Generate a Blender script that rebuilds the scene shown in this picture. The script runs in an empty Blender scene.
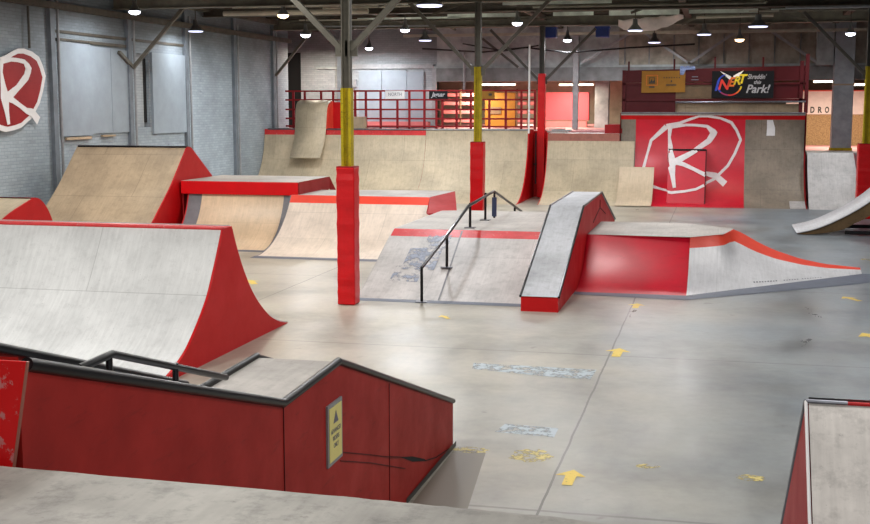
import bpy, bmesh, math, random
from mathutils import Vector, Matrix
random.seed(7)
S = bpy.context.scene
C = S.collection
PI = math.pi

# ------------------------------------------------------------------ helpers
def ob(name, me, mat, parent=None):
    o = bpy.data.objects.new(name, me)
    C.objects.link(o)
    if mat: me.materials.append(mat)
    if parent: 
        o.parent = parent
        o.matrix_parent_inverse = Matrix.Translation(parent.location).inverted() if parent.rotation_euler.z == 0 else parent.matrix_basis.inverted()
    return o

def thing(name, label, cat, loc=(0, 0, 0), group=None):
    o = bpy.data.objects.new(name, None)
    C.objects.link(o)
    o.location = loc
    o.empty_display_size = .2
    o['label'] = label; o['category'] = cat
    if group: o['group'] = group
    return o

def tag(o, label, cat, group=None):
    o['label'] = label; o['category'] = cat
    if group: o['group'] = group
    return o

def struct(o, label=None):
    o['kind'] = 'structure'
    if label: o['label'] = label
    return o

class MB:
    def __init__(s):
        s.v = []; s.f = []; s.uv = []
    def poly(s, pts, uvs=None):
        b = len(s.v)
        s.v += [tuple(p) for p in pts]
        s.f.append(tuple(range(b, b + len(pts))))
        if uvs is None:
            # planar uv by dominant normal
            a = Vector(pts[1]) - Vector(pts[0]); c = Vector(pts[-1]) - Vector(pts[0])
            n = a.cross(c)
            k = max(range(3), key=lambda i: abs(n[i]))
            ij = [(1, 2), (0, 2), (0, 1)][k]
            uvs = [(p[ij[0]], p[ij[1]]) for p in pts]
        s.uv.append(list(uvs))
        return s
    def box(s, a, b):
        x0, y0, z0 = a; x1, y1, z1 = b
        P = lambda x, y, z: (x, y, z)
        s.poly([P(x0,y0,z0),P(x1,y0,z0),P(x1,y0,z1),P(x0,y0,z1)])
        s.poly([P(x1,y1,z0),P(x0,y1,z0),P(x0,y1,z1),P(x1,y1,z1)])
        s.poly([P(x0,y1,z0),P(x0,y0,z0),P(x0,y0,z1),P(x0,y1,z1)])
        s.poly([P(x1,y0,z0),P(x1,y1,z0),P(x1,y1,z1),P(x1,y0,z1)])
        s.poly([P(x0,y0,z1),P(x1,y0,z1),P(x1,y1,z1),P(x0,y1,z1)])
        s.poly([P(x0,y1,z0),P(x1,y1,z0),P(x1,y0,z0),P(x0,y0,z0)])
        return s
    def prism(s, pts, d):
        """closed polygon pts (3d) extruded by vector d"""
        q = [(p[0]+d[0], p[1]+d[1], p[2]+d[2]) for p in pts]
        s.poly(pts[::-1]); s.poly(q)
        n = len(pts)
        for i in range(n):
            j = (i+1) % n
            s.poly([pts[i], pts[j], q[j], q[i]])
        return s
    def bar(s, a, b, w, h=None, up=(0, 0, 1)):
        """rectangular bar from a to b"""
        h = h or w
        a = Vector(a); b = Vector(b); d = (b-a).normalized()
        u = Vector(up)
        if abs(d.dot(u)) > .98: u = Vector((0, 1, 0))
        r = d.cross(u).normalized(); u = r.cross(d).normalized()
        P = [a + r*sx*w/2 + u*sz*h/2 for sx, sz in ((-1,-1),(1,-1),(1,1),(-1,1))]
        return s.prism([tuple(p) for p in P], tuple(b-a))
    def tube(s, pts, r, n=12, caps=True):
        pts = [Vector(p) for p in pts]
        rings = []
        for i, p in enumerate(pts):
            if i == 0: d = pts[1]-p
            elif i == len(pts)-1: d = p-pts[i-1]
            else: d = (pts[i+1]-p).normalized() + (p-pts[i-1]).normalized()
            d.normalize()
            u = Vector((0,0,1)) if abs(d.z) < .9 else Vector((0,1,0))
            a = d.cross(u).normalized(); b2 = a.cross(d).normalized()
            rr = r[i] if isinstance(r, (list, tuple)) else r
            rings.append([p + a*math.cos(2*PI*k/n)*rr + b2*math.sin(2*PI*k/n)*rr for k in range(n)])
        for i in range(len(rings)-1):
            for k in range(n):
                l = (k+1) % n
                s.poly([rings[i][k], rings[i][l], rings[i+1][l], rings[i+1][k]])
        if caps:
            s.poly([tuple(p) for p in rings[0]]); s.poly([tuple(p) for p in rings[-1][::-1]])
        return s
    def grid(s, P, uvf=None, flip=False):
        """P[i][j] grid of points"""
        for i in range(len(P)-1):
            for j in range(len(P[0])-1):
                q = [P[i][j], P[i+1][j], P[i+1][j+1], P[i][j+1]]
                u = None
                if uvf: u = [uvf[i][j], uvf[i+1][j], uvf[i+1][j+1], uvf[i][j+1]]
                if flip:
                    q = q[::-1]; u = u[::-1] if u else None
                s.poly(q, u)
        return s
    def build(s, name, mat, parent=None, smooth=False, bevel=0):
        me = bpy.data.meshes.new(name)
        me.from_pydata(s.v, [], s.f)
        uvl = me.uv_layers.new(name='UVMap')
        k = 0
        for fi, f in enumerate(s.f):
            for c in range(len(f)):
                uvl.data[k].uv = s.uv[fi][c]; k += 1
        bm = bmesh.new(); bm.from_mesh(me)
        bmesh.ops.remove_doubles(bm, verts=bm.verts, dist=1e-5)
        bmesh.ops.recalc_face_normals(bm, faces=bm.faces)
        bm.to_mesh(me); bm.free()
        o = ob(name, me, mat, parent)
        if smooth:
            for p in me.polygons: p.use_smooth = True
            try:
                me.set_sharp_from_angle(angle=math.radians(35))
            except Exception: pass
        if bevel:
            m = o.modifiers.new('bevel', 'BEVEL'); m.width = bevel; m.segments = 2; m.limit_method = 'ANGLE'
        return o

# ------------------------------------------------------------------ materials
def srgb(r, g, b):
    f = lambda c: (c/255)/12.92 if c/255 <= .04045 else ((c/255+.055)/1.055)**2.4
    return (f(r), f(g), f(b), 1)

class NT:
    def __init__(s, name):
        s.m = bpy.data.materials.new(name); s.m.use_nodes = True
        s.t = s.m.node_tree; s.b = s.t.nodes['Principled BSDF']
    def n(s, kind, **kw):
        nd = s.t.nodes.new(kind)
        for k, v in kw.items():
            if k.startswith('i_'):
                nd.inputs[k[2:].replace('_', ' ')].default_value = v
            else: setattr(nd, k, v)
        return nd
    def l(s, a, b): s.t.links.new(a, b)
    def coords(s, which='Object', scale=(1,1,1), loc=(0,0,0)):
        tc = s.n('ShaderNodeTexCoord'); mp = s.n('ShaderNodeMapping')
        mp.inputs['Scale'].default_value = scale; mp.inputs['Location'].default_value = loc
        s.l(tc.outputs[which], mp.inputs['Vector']); return mp.outputs['Vector']
    def noise(s, vec, scale, detail=6, rough=.6):
        nd = s.n('ShaderNodeTexNoise'); nd.inputs['Scale'].default_value = scale
        nd.inputs['Detail'].default_value = detail; nd.inputs['Roughness'].default_value = rough
        s.l(vec, nd.inputs['Vector']); return nd.outputs['Fac']
    def ramp(s, fac, stops):
        nd = s.n('ShaderNodeValToRGB'); e = nd.color_ramp.elements
        while len(e) < len(stops): e.new(.5)
        for x, (p, c) in zip(e, stops):
            x.position = p; x.color = c if len(c) == 4 else (*c, 1)
        s.l(fac, nd.inputs['Fac']); return nd.outputs['Color']
    def mix(s, fac, a, b, mode='MIX'):
        nd = s.n('ShaderNodeMix', data_type='RGBA', blend_type=mode)
        if isinstance(fac, (int, float)): nd.inputs[0].default_value = fac
        else: s.l(fac, nd.inputs[0])
        for i, v in ((6, a), (7, b)):
            if isinstance(v, tuple): nd.inputs[i].default_value = v
            else: s.l(v, nd.inputs[i])
        return nd.outputs[2]
    def math(s, op, a, b=None, clamp=False):
        nd = s.n('ShaderNodeMath', operation=op, use_clamp=clamp)
        for i, v in ((0, a), (1, b)):
            if v is None: continue
            if isinstance(v, (int, float)): nd.inputs[i].default_value = v
            else: s.l(v, nd.inputs[i])
        return nd.outputs[0]
    def bump(s, h, strength=.3, dist=.01):
        nd = s.n('ShaderNodeBump'); nd.inputs['Strength'].default_value = strength
        nd.inputs['Distance'].default_value = dist
        s.l(h, nd.inputs['Height']); s.l(nd.outputs[0], s.b.inputs['Normal'])
    def out(s, col, rough=.6, metal=0, spec=.5):
        if isinstance(col, tuple): s.b.inputs['Base Color'].default_value = col
        else: s.l(col, s.b.inputs['Base Color'])
        if isinstance(rough, (int, float)): s.b.inputs['Roughness'].default_value = rough
        else: s.l(rough, s.b.inputs['Roughness'])
        s.b.inputs['Metallic'].default_value = metal
        s.b.inputs['Specular IOR Level'].default_value = spec
        return s.m

G = lambda v: (v, v, v, 1)

def ply(name, base, dark=.82, seam=.55, rough=.5, sheet=(2.44, 1.22), scuff=.25, off=(0, 0), grainaxis=1):
    t = NT(name); base = srgb(*base)
    uv = t.coords('UV', loc=(off[0], off[1], 0))
    br = t.n('ShaderNodeTexBrick'); t.l(uv, br.inputs['Vector'])
    br.offset = .5; br.inputs['Scale'].default_value = 1
    br.inputs['Brick Width'].default_value = sheet[0]; br.inputs['Row Height'].default_value = sheet[1]
    br.inputs['Mortar Size'].default_value = .006; br.inputs['Mortar Smooth'].default_value = .3
    br.inputs['Color1'].default_value = G(1.0); br.inputs['Color2'].default_value = G(dark)
    br.inputs['Mortar'].default_value = G(seam); br.inputs['Bias'].default_value = 0
    sc = (14, 1.2, 1) if grainaxis == 1 else (1.2, 14, 1)
    gr = t.noise(t.coords('UV', scale=sc), 1.6, 5, .65)
    grc = t.ramp(gr, [(.3, G(.88)), (.7, G(1.06))])
    big = t.noise(uv, .9, 6, .6)
    bigc = t.ramp(big, [(.38, G(1 - scuff)), (.6, G(1.04))])
    bl = t.noise(t.coords('UV', loc=(5, 3, 0)), 7, 7, .75)
    bigc = t.mix(1, bigc, t.ramp(bl, [(.36, G(1-scuff*.7)), (.5, G(1))]), 'MULTIPLY')
    col = t.mix(1, t.mix(1, br.outputs['Color'], grc, 'MULTIPLY'), bigc, 'MULTIPLY')
    sp = t.noise(uv, 26, 3, .7)
    spk = t.ramp(sp, [(.28, G(.72)), (.36, G(1))])
    col = t.mix(1, col, spk, 'MULTIPLY')
    col = t.mix(1, col, base, 'MULTIPLY')
    t.bump(gr, .05, .01)
    return t.out(col, rough)

def paint(name, c, rough=.4, wear=.12, wearcol=None, scale=2.0, chips=0, spec=.28, bump=.05):
    t = NT(name); base = srgb(*c)
    v = t.coords('Object')
    n1 = t.noise(v, scale, 6, .6)
    sh = t.ramp(n1, [(.3, G(1-wear)), (.65, G(1.05))])
    col = t.mix(1, base, sh, 'MULTIPLY')
    st = t.noise(t.coords('Object', scale=(1, 1, 6)), scale*1.7, 6, .7)
    stc = t.ramp(st, [(.3, G(.55)), (.42, G(1))])
    col = t.mix(min(1, wear*2.5), col, t.mix(1, col, stc, 'MULTIPLY'))
    if chips:
        ch = t.noise(v, scale*6, 8, .75)
        f = t.ramp(ch, [(.62-chips*.1, G(0)), (.66-chips*.1, G(1))])
        col = t.mix(f, col, wearcol or srgb(210, 170, 165))
    r = t.ramp(n1, [(.3, G(min(1, rough+.12))), (.7, G(rough))])
    t.bump(n1, bump, .02)
    return t.out(col, r, 0, spec)

def plain(name, c, rough=.5, metal=0, var=.12, scale=6):
    t = NT(name); v = t.coords('Object')
    n1 = t.noise(v, scale, 5, .6)
    col = t.mix(1, srgb(*c), t.ramp(n1, [(.3, G(1-var)), (.7, G(1+var*.4))]), 'MULTIPLY')
    return t.out(col, rough, metal)

def emit(name, c, e):
    t = NT(name)
    t.b.inputs['Emission Color'].default_value = srgb(*c)
    t.b.inputs['Emission Strength'].default_value = e
    return t.out(srgb(*c), .5)

def rubbed(name, c, keep=.5, scale=9):
    t = NT(name); v = t.coords('Object')
    n = t.noise(v, scale, 7, .7)
    a = t.ramp(n, [(keep-.06, G(0)), (keep+.08, G(1))])
    t.l(a, t.b.inputs['Alpha'])
    return t.out(srgb(*c), .5)

def floor_mat():
    t = NT('polished_concrete')
    v = t.coords('Object')
    sx = t.n('ShaderNodeSeparateXYZ'); t.l(v, sx.inputs[0])
    n1 = t.noise(v, .22, 6, .55); n2 = t.noise(t.coords('Object', scale=(1, .35, 1)), 1.1, 7, .65)
    n3 = t.noise(v, 7, 6, .7); n4 = t.noise(t.coords('Object', loc=(13, 7, 0)), .5, 5, .6)
    warm = srgb(166, 160, 146); cool = srgb(124, 133, 140)
    xf = t.math('MULTIPLY_ADD', sx.outputs[0], .2)
    t.t.nodes[-1].inputs[2].default_value = .62
    xf = t.math('ADD', xf, t.math('MULTIPLY', t.math('SUBTRACT', n1, .5), 2.2), True)
    col = t.mix(xf, warm, cool)
    col = t.mix(1, col, t.ramp(n2, [(.3, G(.66)), (.48, G(.95)), (.68, G(1.12))]), 'MULTIPLY')
    col = t.mix(1, col, t.ramp(n4, [(.36, G(.68)), (.52, G(1)), (.66, G(1.12))]), 'MULTIPLY')
    col = t.mix(1, col, t.ramp(n3, [(.3, G(.9)), (.6, G(1.03))]), 'MULTIPLY')
    spots = t.noise(t.coords('Object', loc=(3, 1, 0)), 2.6, 3, .5)
    col = t.mix(t.ramp(spots, [(.25, G(.55)), (.31, G(0))]), col, srgb(95, 88, 82))
    # joints: lines at x = -1.3 + k*6.1 and y = 17.6 + k*6.2 (wobbling a little)
    wob = t.math('MULTIPLY', t.math('SUBTRACT', t.noise(v, 1.5, 4, .6), .5), .035)
    def line(axis, x0, step, w):
        a = t.math('ADD', t.math('SUBTRACT', sx.outputs[axis], x0), wob)
        a = t.math('DIVIDE', a, step)
        a = t.math('SUBTRACT', a, t.math('ROUND', a))
        a = t.math('ABSOLUTE', t.math('MULTIPLY', a, step))
        return t.math('LESS_THAN', a, w)
    j = t.math('MAXIMUM', line(0, -1.33, 6.1, .011), t.math('MULTIPLY', line(1, 15.4, 6.2, .02), .6))
    col = t.mix(t.math('MULTIPLY', j, .75), col, srgb(70, 66, 62))
    r = t.ramp(n2, [(.3, G(.26)), (.7, G(.48))])
    t.bump(n3, .06, .01)
    return t.out(col, r, 0, .45)

def brick_mat(name, c, mortar, dirt=.35, axis='yz'):
    t = NT(name)
    uv = t.coords('UV')
    br = t.n('ShaderNodeTexBrick'); t.l(uv, br.inputs['Vector'])
    br.inputs['Scale'].default_value = 1; br.inputs['Brick Width'].default_value = .24
    br.inputs['Row Height'].default_value = .08; br.inputs['Mortar Size'].default_value = .009
    br.inputs['Mortar Smooth'].default_value = .4
    br.inputs['Color1'].default_value = srgb(*c); br.inputs['Color2'].default_value = srgb(*[int(x*.93) for x in c])
    br.inputs['Mortar'].default_value = srgb(*mortar)
    n1 = t.noise(uv, .5, 7, .65)
    n2 = t.noise(t.coords('UV', scale=(1, 4, 1)), 1.4, 7, .75)
    col = t.mix(1, br.outputs['Color'], t.ramp(n1, [(.3, G(1-dirt)), (.6, G(1.05))]), 'MULTIPLY')
    col = t.mix(1, col, t.ramp(n2, [(.3, G(.5)), (.4, G(1))]), 'MULTIPLY')
    # shade of the dim upper wall painted into the brick colour
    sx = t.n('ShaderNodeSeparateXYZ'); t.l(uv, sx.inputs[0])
    upper_shade = t.ramp(t.math('DIVIDE', sx.outputs[1], 7), [(.58, G(1)), (.84, G(.42))])
    col = t.mix(1, col, upper_shade, 'MULTIPLY')
    t.bump(br.outputs['Fac'], .3, -.01)
    return t.out(col, .75)

M = dict(
 floor=floor_mat(),
 wood_pale=ply('plywood_pale_worn', (214, 215, 214), .97, .7, .5, (3.66, 1.52), .14, (.6, -.35)),
 wood_tan=ply('plywood_tan', (188, 166, 136), .9, .6, .5, (2.44, 1.4), .22),
 wood_tan2=ply('plywood_fresh_tan', (206, 186, 158), .95, .7, .5, (3, 3), .15),
 wood_orange=ply('plywood_honey', (216, 188, 154), .86, .8, .42, (1.22, 1.3), .14),
 wood_peach=ply('plywood_peach', (220, 203, 186), .95, .75, .5, (2.44, .9), .14, (0, -.35)),
 wood_back=ply('plywood_faded_tan', (200, 184, 156), .88, .7, .5, (2.44, 1.35), .2),
 wood_brown=ply('plywood_grey_brown', (140, 127, 112), .9, .55, .55, (2.6, 1.55), .28),
 wood_grey=ply('plywood_grey', (196, 191, 188), .95, .75, .5, (3.2, 1.6), .25),
 wood_lilac=ply('plywood_blue_grey', (176, 178, 184), .95, .85, .5, (4, 2.4), .3),
 wood_bright=ply('plywood_bright_grey', (214, 214, 218), .97, .85, .45, (4, 4), .12),
 deck_grey=ply('deck_sheet_grey', (172, 166, 160), .94, .75, .6, (2.44, 1.22), .25),
 fore=ply('deck_sheet_weathered', (178, 174, 166), .97, .7, .6, (4.88, 2.44), .45),
 fore_light=ply('ledge_sheet_weathered', (214, 208, 202), .97, .7, .6, (4.88, 2.44), .32),
 side_brown=ply('cut_plywood_edge', (122, 96, 62), .9, .8, .7, (1, .3), .4),
 osb=plain('strand_board', (170, 140, 98), .8, 0, .5, 22),
 red=paint('red_paint', (208, 10, 18), .35, .1),
 red_side=paint('red_paint_matte', (190, 6, 12), .45, .08),
 red_dark=paint('dark_red_paint', (146, 14, 20), .5, .14),
 red_ledge=paint('scuffed_red_paint', (166, 34, 28), .5, .25, scale=2.5, chips=-.4, wearcol=srgb(90, 20, 20)),
 red_coral=paint('coral_red_paint', (228, 72, 52), .4, .12),
 red_stripe=paint('faded_red_stripe', (206, 52, 54), .4, .22, scale=3, chips=.25, wearcol=srgb(190, 120, 115)),
 red_gloss=paint('glossy_crimson_paint', (196, 10, 40), .34, .14, spec=.5),
 red_pad=paint('red_vinyl_padding', (208, 14, 22), .28, .12, scale=4, bump=.5),
 red_pad_worn=paint('worn_red_vinyl', (214, 24, 26), .35, .1, scale=2.4, chips=.55, wearcol=srgb(196, 120, 120)),
 red_fence=paint('crimson_fence_paint', (76, 4, 12), .5, .15),
 red_rail=paint('railing_red_paint', (132, 12, 22), .45, .1),
 red_brown=plain('reddish_stained_wood', (158, 96, 82), .5, 0, .25, 5),
 pink=plain('dusty_pink_paint', (206, 118, 116), .6, 0, .15, 2),
 pink_floor=plain('pink_floor_paint', (196, 130, 130), .6, 0, .15, 2),
 black=plain('black_steel_tube', (42, 42, 44), .32, .75, .15, 20),
 black_matte=plain('black_gap', (14, 14, 15), .8),
 steel=plain('scuffed_steel', (120, 122, 130), .35, .8, .25, 12),
 plate=plain('blue_grey_steel_plate', (84, 92, 110), .5, .1, .2, 4),
 edge_grey=plain('dark_grey_edge_strip', (110, 108, 112), .5, .1, .25, 5),
 column=plain('grey_painted_steel', (102, 98, 87), .5, .1, .25, 7),
 column_dark=plain('dark_painted_steel', (78, 76, 70), .55, .1, .3, 7),
 column_blue=plain('blue_grey_column_paint', (158, 166, 172), .6, 0, .3, 3),
 column_pale=plain('pale_grey_steel', (150, 152, 154), .55, .1, .2, 7),
 yellow=paint('chipped_yellow_paint', (190, 168, 20), .5, .3, scale=5, chips=.35, wearcol=srgb(70, 64, 30)),
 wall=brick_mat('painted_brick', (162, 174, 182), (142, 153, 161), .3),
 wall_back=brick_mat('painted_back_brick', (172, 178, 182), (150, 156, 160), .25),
 pilaster=plain('dark_grey_pilaster', (112, 120, 128), .7, 0, .3, 3),
 board=plain('pale_wall_board', (144, 155, 164), .65, 0, .12, 2.2),
 conc=plain('stained_concrete', (168, 174, 174), .8, 0, .4, 2.2),
 conc_brown=plain('brown_stained_panels', (158, 152, 138), .8, 0, .45, 2.5),
 conc_dark=plain('dark_concrete_lintel', (126, 130, 130), .85, 0, .4, 2.2),
 ceil=plain('sooty_roof_deck', (84, 78, 66), .85, 0, .5, 1.2),
 roof_pale=plain('pale_roof_sheet', (214, 224, 212), .7, 0, .5, 1.5),
 beam=plain('olive_grey_beam', (112, 108, 94), .6, .1, .35, 3),
 beam_dark=plain('dark_roof_steel', (84, 78, 68), .7, .1, .4, 4),
 pipe_pale=plain('pale_pipe', (176, 170, 152), .5, 0, .2, 5),
 lampm=plain('grey_lamp_housing', (120, 122, 122), .4, .5),
 tube=emit('lit_tube', (255, 240, 210), 10),
 disc=emit('lit_lamp_face', (236, 240, 255), 9),
 disc_dim=emit('dim_lamp_face', (214, 220, 255), 1.6),
 disc_warm=emit('lit_warm_lamp_face', (255, 214, 160), 8),
 white=plain('white_paint', (228, 226, 226), .5, 0, .06),
 script=plain('pale_grey_ink', (170, 168, 172), .6),
 logo_white=plain('off_white_logo_paint', (222, 214, 214), .4, 0, .12, 8),
 cream=plain('cream_banner', (226, 212, 206), .7, 0, .1),
 banner_y=plain('mustard_banner_cloth', (146, 98, 8), .7, 0, .12, 3),
 sign_y=plain('pale_yellow_sign', (232, 222, 138), .5, 0, .05),
 blackc=plain('black_banner_cloth', (6, 7, 14), .95),
 arrow=rubbed('worn_yellow_floor_paint', (222, 192, 74), .34, 22),
 arrow_faded=rubbed('rubbed_yellow_floor_paint', (206, 188, 112), .5, 9),
 patch=rubbed('pale_blue_grey_patch', (168, 180, 188), .46, 7),
 dark_patch=rubbed('dark_floor_patch', (120, 112, 100), .3, 1.5),  # darker blotchy patch of floor
 smear=rubbed('blue_grey_smear', (140, 148, 166), .5, 4),
 blue=plain('blue_sheet', (22, 50, 120), .5),
 lb=plain('blue_white_cloth', (150, 170, 220), .7, 0, .5, 30),
 i_blue=plain('ink_blue', (30, 60, 170), .6), i_pur=plain('ink_purple', (150, 40, 90), .6),
 i_red=plain('ink_red', (214, 50, 36), .6), i_or=plain('ink_orange', (226, 110, 28), .6),
 i_yel=plain('ink_yellow', (226, 200, 30), .6), coral_pink=plain('coral_pink_board', (214, 84, 92), .6, 0, .1, 2), navy=plain('navy_tape', (44, 56, 88), .5), beige=plain('beige_far_wall', (176, 164, 146), .8, 0, .35, 1.2),
 ink=plain('dark_ink', (50, 44, 36), .6),
 inkgrey=plain('grey_ink', (112, 112, 124), .6),
 brownbox=plain('brown_board', (104, 82, 58), .7, 0, .2),
)

# ------------------------------------------------------------------ ramp pieces
def catmull(pts, n=6):
    out = []
    P = [pts[0]] + list(pts) + [pts[-1]]
    for i in range(1, len(P)-2):
        p0, p1, p2, p3 = P[i-1], P[i], P[i+1], P[i+2]
        for k in range(n):
            t = k/n
            out.append(tuple(.5*((2*p1[a]) + (-p0[a]+p2[a])*t + (2*p0[a]-5*p1[a]+4*p2[a]-p3[a])*t*t + (-p0[a]+3*p1[a]-3*p2[a]+p3[a])*t**3) for a in (0, 1)))
    out.append(tuple(pts[-1]))
    return [(a, max(b, 0)) for a, b in out]

def arc(y0, y1, h, n=20, z0=0.0):
    L = y1-y0; hh = h-z0; R = (L*L+hh*hh)/(2*hh)
    a1 = math.asin(min(1, L/R))
    if hh > R: a1 = PI - a1
    return [(y0+R*math.sin(a1*i/n), z0+R*(1-math.cos(a1*i/n))) for i in range(n+1)]

def sheet(name, prof, x0, x1, mat, parent, thick=.02, xs=None):
    """riding surface: skin following prof (y,z) from x0 to x1 with real thickness, uv in metres"""
    m = MB(); s = [0]
    for a, b in zip(prof, prof[1:]): s.append(s[-1]+math.hypot(b[0]-a[0], b[1]-a[1]))
    def edge(x, off=0):
        return [(x, p[0], p[1]) for p in prof]
    under = []
    for i, p in enumerate(prof):
        a = prof[max(0, i-1)]; b = prof[min(len(prof)-1, i+1)]
        dx, dz = b[0]-a[0], b[1]-a[1]; L = math.hypot(dx, dz) or 1
        under.append((p[0]+dz/L*thick, p[1]-dx/L*thick))
    for i in range(len(prof)-1):
        (y, z), (y2, z2) = prof[i], prof[i+1]
        (u, w), (u2, w2) = under[i], under[i+1]
        m.poly([(x0,y,z),(x1,y,z),(x1,y2,z2),(x0,y2,z2)], [(x0,s[i]),(x1,s[i]),(x1,s[i+1]),(x0,s[i+1])])
        m.poly([(x0,u2,w2),(x1,u2,w2),(x1,u,w),(x0,u,w)])
        m.poly([(x0,y,z),(x0,y2,z2),(x0,u2,w2),(x0,u,w)])
        m.poly([(x1,y,z),(x1,u,w),(x1,u2,w2),(x1,y2,z2)])
    return m.build(name, mat, parent, smooth=True)

def side(name, prof, x, t, mat, parent, base=0.0, drop=.004):
    """side panel: closed polygon under the profile, thickness t toward +x"""
    pts = [(x, y, max(z-drop, base+.001)) for y, z in prof]
    pts = [(x, prof[0][0], base)] + pts + [(x, prof[-1][0], base)]
    # triangulated strip to avoid bad concave ngons
    m = MB()
    q = prof
    for i in range(len(q)-1):
        a, b = q[i], q[i+1]
        za, zb = max(a[1]-drop, base+.0005), max(b[1]-drop, base+.0005)
        for xx in (x, x+t):
            P = [(xx,a[0],base),(xx,b[0],base),(xx,b[0],zb),(xx,a[0],za)]
            if abs(b[0]-a[0]) > 1e-6: m.poly(P)
        if abs(b[0]-a[0]) > 1e-6 or abs(zb-za) > 1e-6:
            m.poly([(x,a[0],za),(x,b[0],zb),(x+t,b[0],zb),(x+t,a[0],za)])
    m.poly([(x,q[0][0],base),(x+t,q[0][0],base),(x+t,q[0][0],max(q[0][1]-drop,base+.0005)),(x,q[0][0],max(q[0][1]-drop,base+.0005))])
    m.poly([(x,q[-1][0],base),(x+t,q[-1][0],base),(x+t,q[-1][0],q[-1][1]-drop),(x,q[-1][0],q[-1][1]-drop)])
    m.poly([(x,q[0][0],base),(x+t,q[0][0],base),(x+t,q[-1][0],base),(x,q[-1][0],base)])
    return m.build(name, mat, parent)

def boxo(name, a, b, mat, parent=None, bevel=0):
    return MB().box(a, b).build(name, mat, parent, bevel=bevel)

def sub(prof, z0, z1):
    return [p for p in prof if z0 <= p[1] <= z1]

def split(prof, z):
    """split a rising profile at height z"""
    lo, hi = [], []
    for i, p in enumerate(prof):
        if p[1] <= z: lo.append(p)
        else:
            if not hi:
                a, b = prof[i-1], p; k = (z-a[1])/(b[1]-a[1])
                c = (a[0]+k*(b[0]-a[0]), z); lo.append(c); hi.append(c)
            hi.append(p)
    return lo, hi

_dg = None
def text(name, s, size, loc, rot, mat, parent=None, shear=0, bold=0, width=None, align='CENTER', ext=.002):
    cu = bpy.data.curves.new('glyphs', 'FONT')
    cu.body = s; cu.size = size; cu.align_x = align; cu.align_y = 'CENTER'; cu.shear = shear
    cu.offset = bold; cu.extrude = ext; cu.resolution_u = 3
    tmp = bpy.data.objects.new('tmp', cu); C.objects.link(tmp)
    dg = bpy.context.evaluated_depsgraph_get()
    me = bpy.data.meshes.new_from_object(tmp.evaluated_get(dg)); me.name = name
    bpy.data.objects.remove(tmp)
    sx = 1
    if width:
        xs = [v.co.x for v in me.vertices]
        if xs: sx = width/max(1e-6, (max(xs)-min(xs)))
    mx = Matrix.Translation(loc) @ rot.to_4x4() @ Matrix.Diagonal((sx, 1, 1, 1))
    me.transform(mx)
    me.materials.clear()
    return ob(name, me, mat, parent)
FRONT = Matrix.Rotation(PI/2, 3, 'X')                                    # text on a wall facing -y
RIGHT = Matrix.Rotation(PI/2, 3, 'Z') @ Matrix.Rotation(PI/2, 3, 'X')    # text on a wall facing +x

# ================================================================== SETTING
o = boxo('floor', (-22, -6, -.2), (12, 47, 0), M['floor']); struct(o)
# left wall with a recessed bricked window opening
m = MB()
WX = -16.3
m.box((WX-.3, -6, 0), (WX, 31.7, 6.6)); m.box((WX-.3, 32.55, 0), (WX, 44.2, 6.6))
m.box((WX-.3, 31.7, 0), (WX, 32.55, 2.62)); m.box((WX-.3, 31.7, 4.72), (WX, 32.55, 6.6))
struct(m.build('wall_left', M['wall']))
struct(boxo('window_1', (WX-.26, 31.7, 2.62), (WX-.12, 32.4, 4.72), M['wall_back']), 'bricked up window opening in the left wall')
struct(boxo('trim_1', (WX-.25, 32.4, 2.75), (WX-.1, 32.55, 4.6), M['black_matte']), 'dark gap at the edge of the bricked window')
tr = 2
for y in (27.24, 31.25, 34.95, 38.8, 42.5):
    wv = .2
    struct(boxo('trim_%d' % tr, (WX, y-wv/2, 0), (WX+.1, y+wv/2, 6.2), M['pilaster']), 'grey pilaster strip on the left wall'); tr += 1
    struct(MB().tube([(WX+.1, y+.24, .1), (WX+.1, y+.24, 6)], .035, 8).build('trim_%d' % tr, M['column_pale'])); tr += 1
# dark longitudinal ledges along the wall top
struct(boxo('trim_%d' % tr, (WX, -2, 5.62), (WX+.16, 44.2, 5.78), M['beam_dark'])); tr += 1
struct(boxo('trim_%d' % tr, (WX, 27.4, 5.05), (WX+.05, 34.9, 5.12), M['beam_dark'])); tr += 1
struct(boxo('trim_%d' % tr, (WX, 27.5, 4.84), (WX+.07, 31.1, 4.92), M['beam_dark'])); tr += 1
# boards on the wall
def wallboard(y0, y1, z0, z1, label, t=.05):
    o = boxo('wall_board', (WX, y0, z0), (WX+t, y1, z1), M['board']); tag(o, label, 'board')
wallboard(27.6, 29.1, 2.46, 4.86, 'narrow pale board on the brick wall, nearest the round red sign', .07)
wallboard(29.12, 30.2, 2.5, 4.78, 'pale wall board in the middle of the three joined boards', .05)
wallboard(30.22, 31.15, 2.5, 4.76, 'pale wall board against the pilaster, last of the three joined boards', .05)
wallboard(32.62, 34.85, 2.42, 4.78, 'wide pale blue-grey board right of the bricked window', .08)
o = boxo('timber_batten', (WX+.02, 27.75, 2.36), (WX+.08, 29.0, 2.43), M['wood_tan']); tag(o, 'short raw timber batten under the nearest wall board', 'batten')
o = boxo('timber_batten', (WX+.02, 29.6, 2.4), (WX+.08, 30.3, 2.45), M['wood_tan']); tag(o, 'short raw timber batten under the joined wall boards', 'batten')

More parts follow.
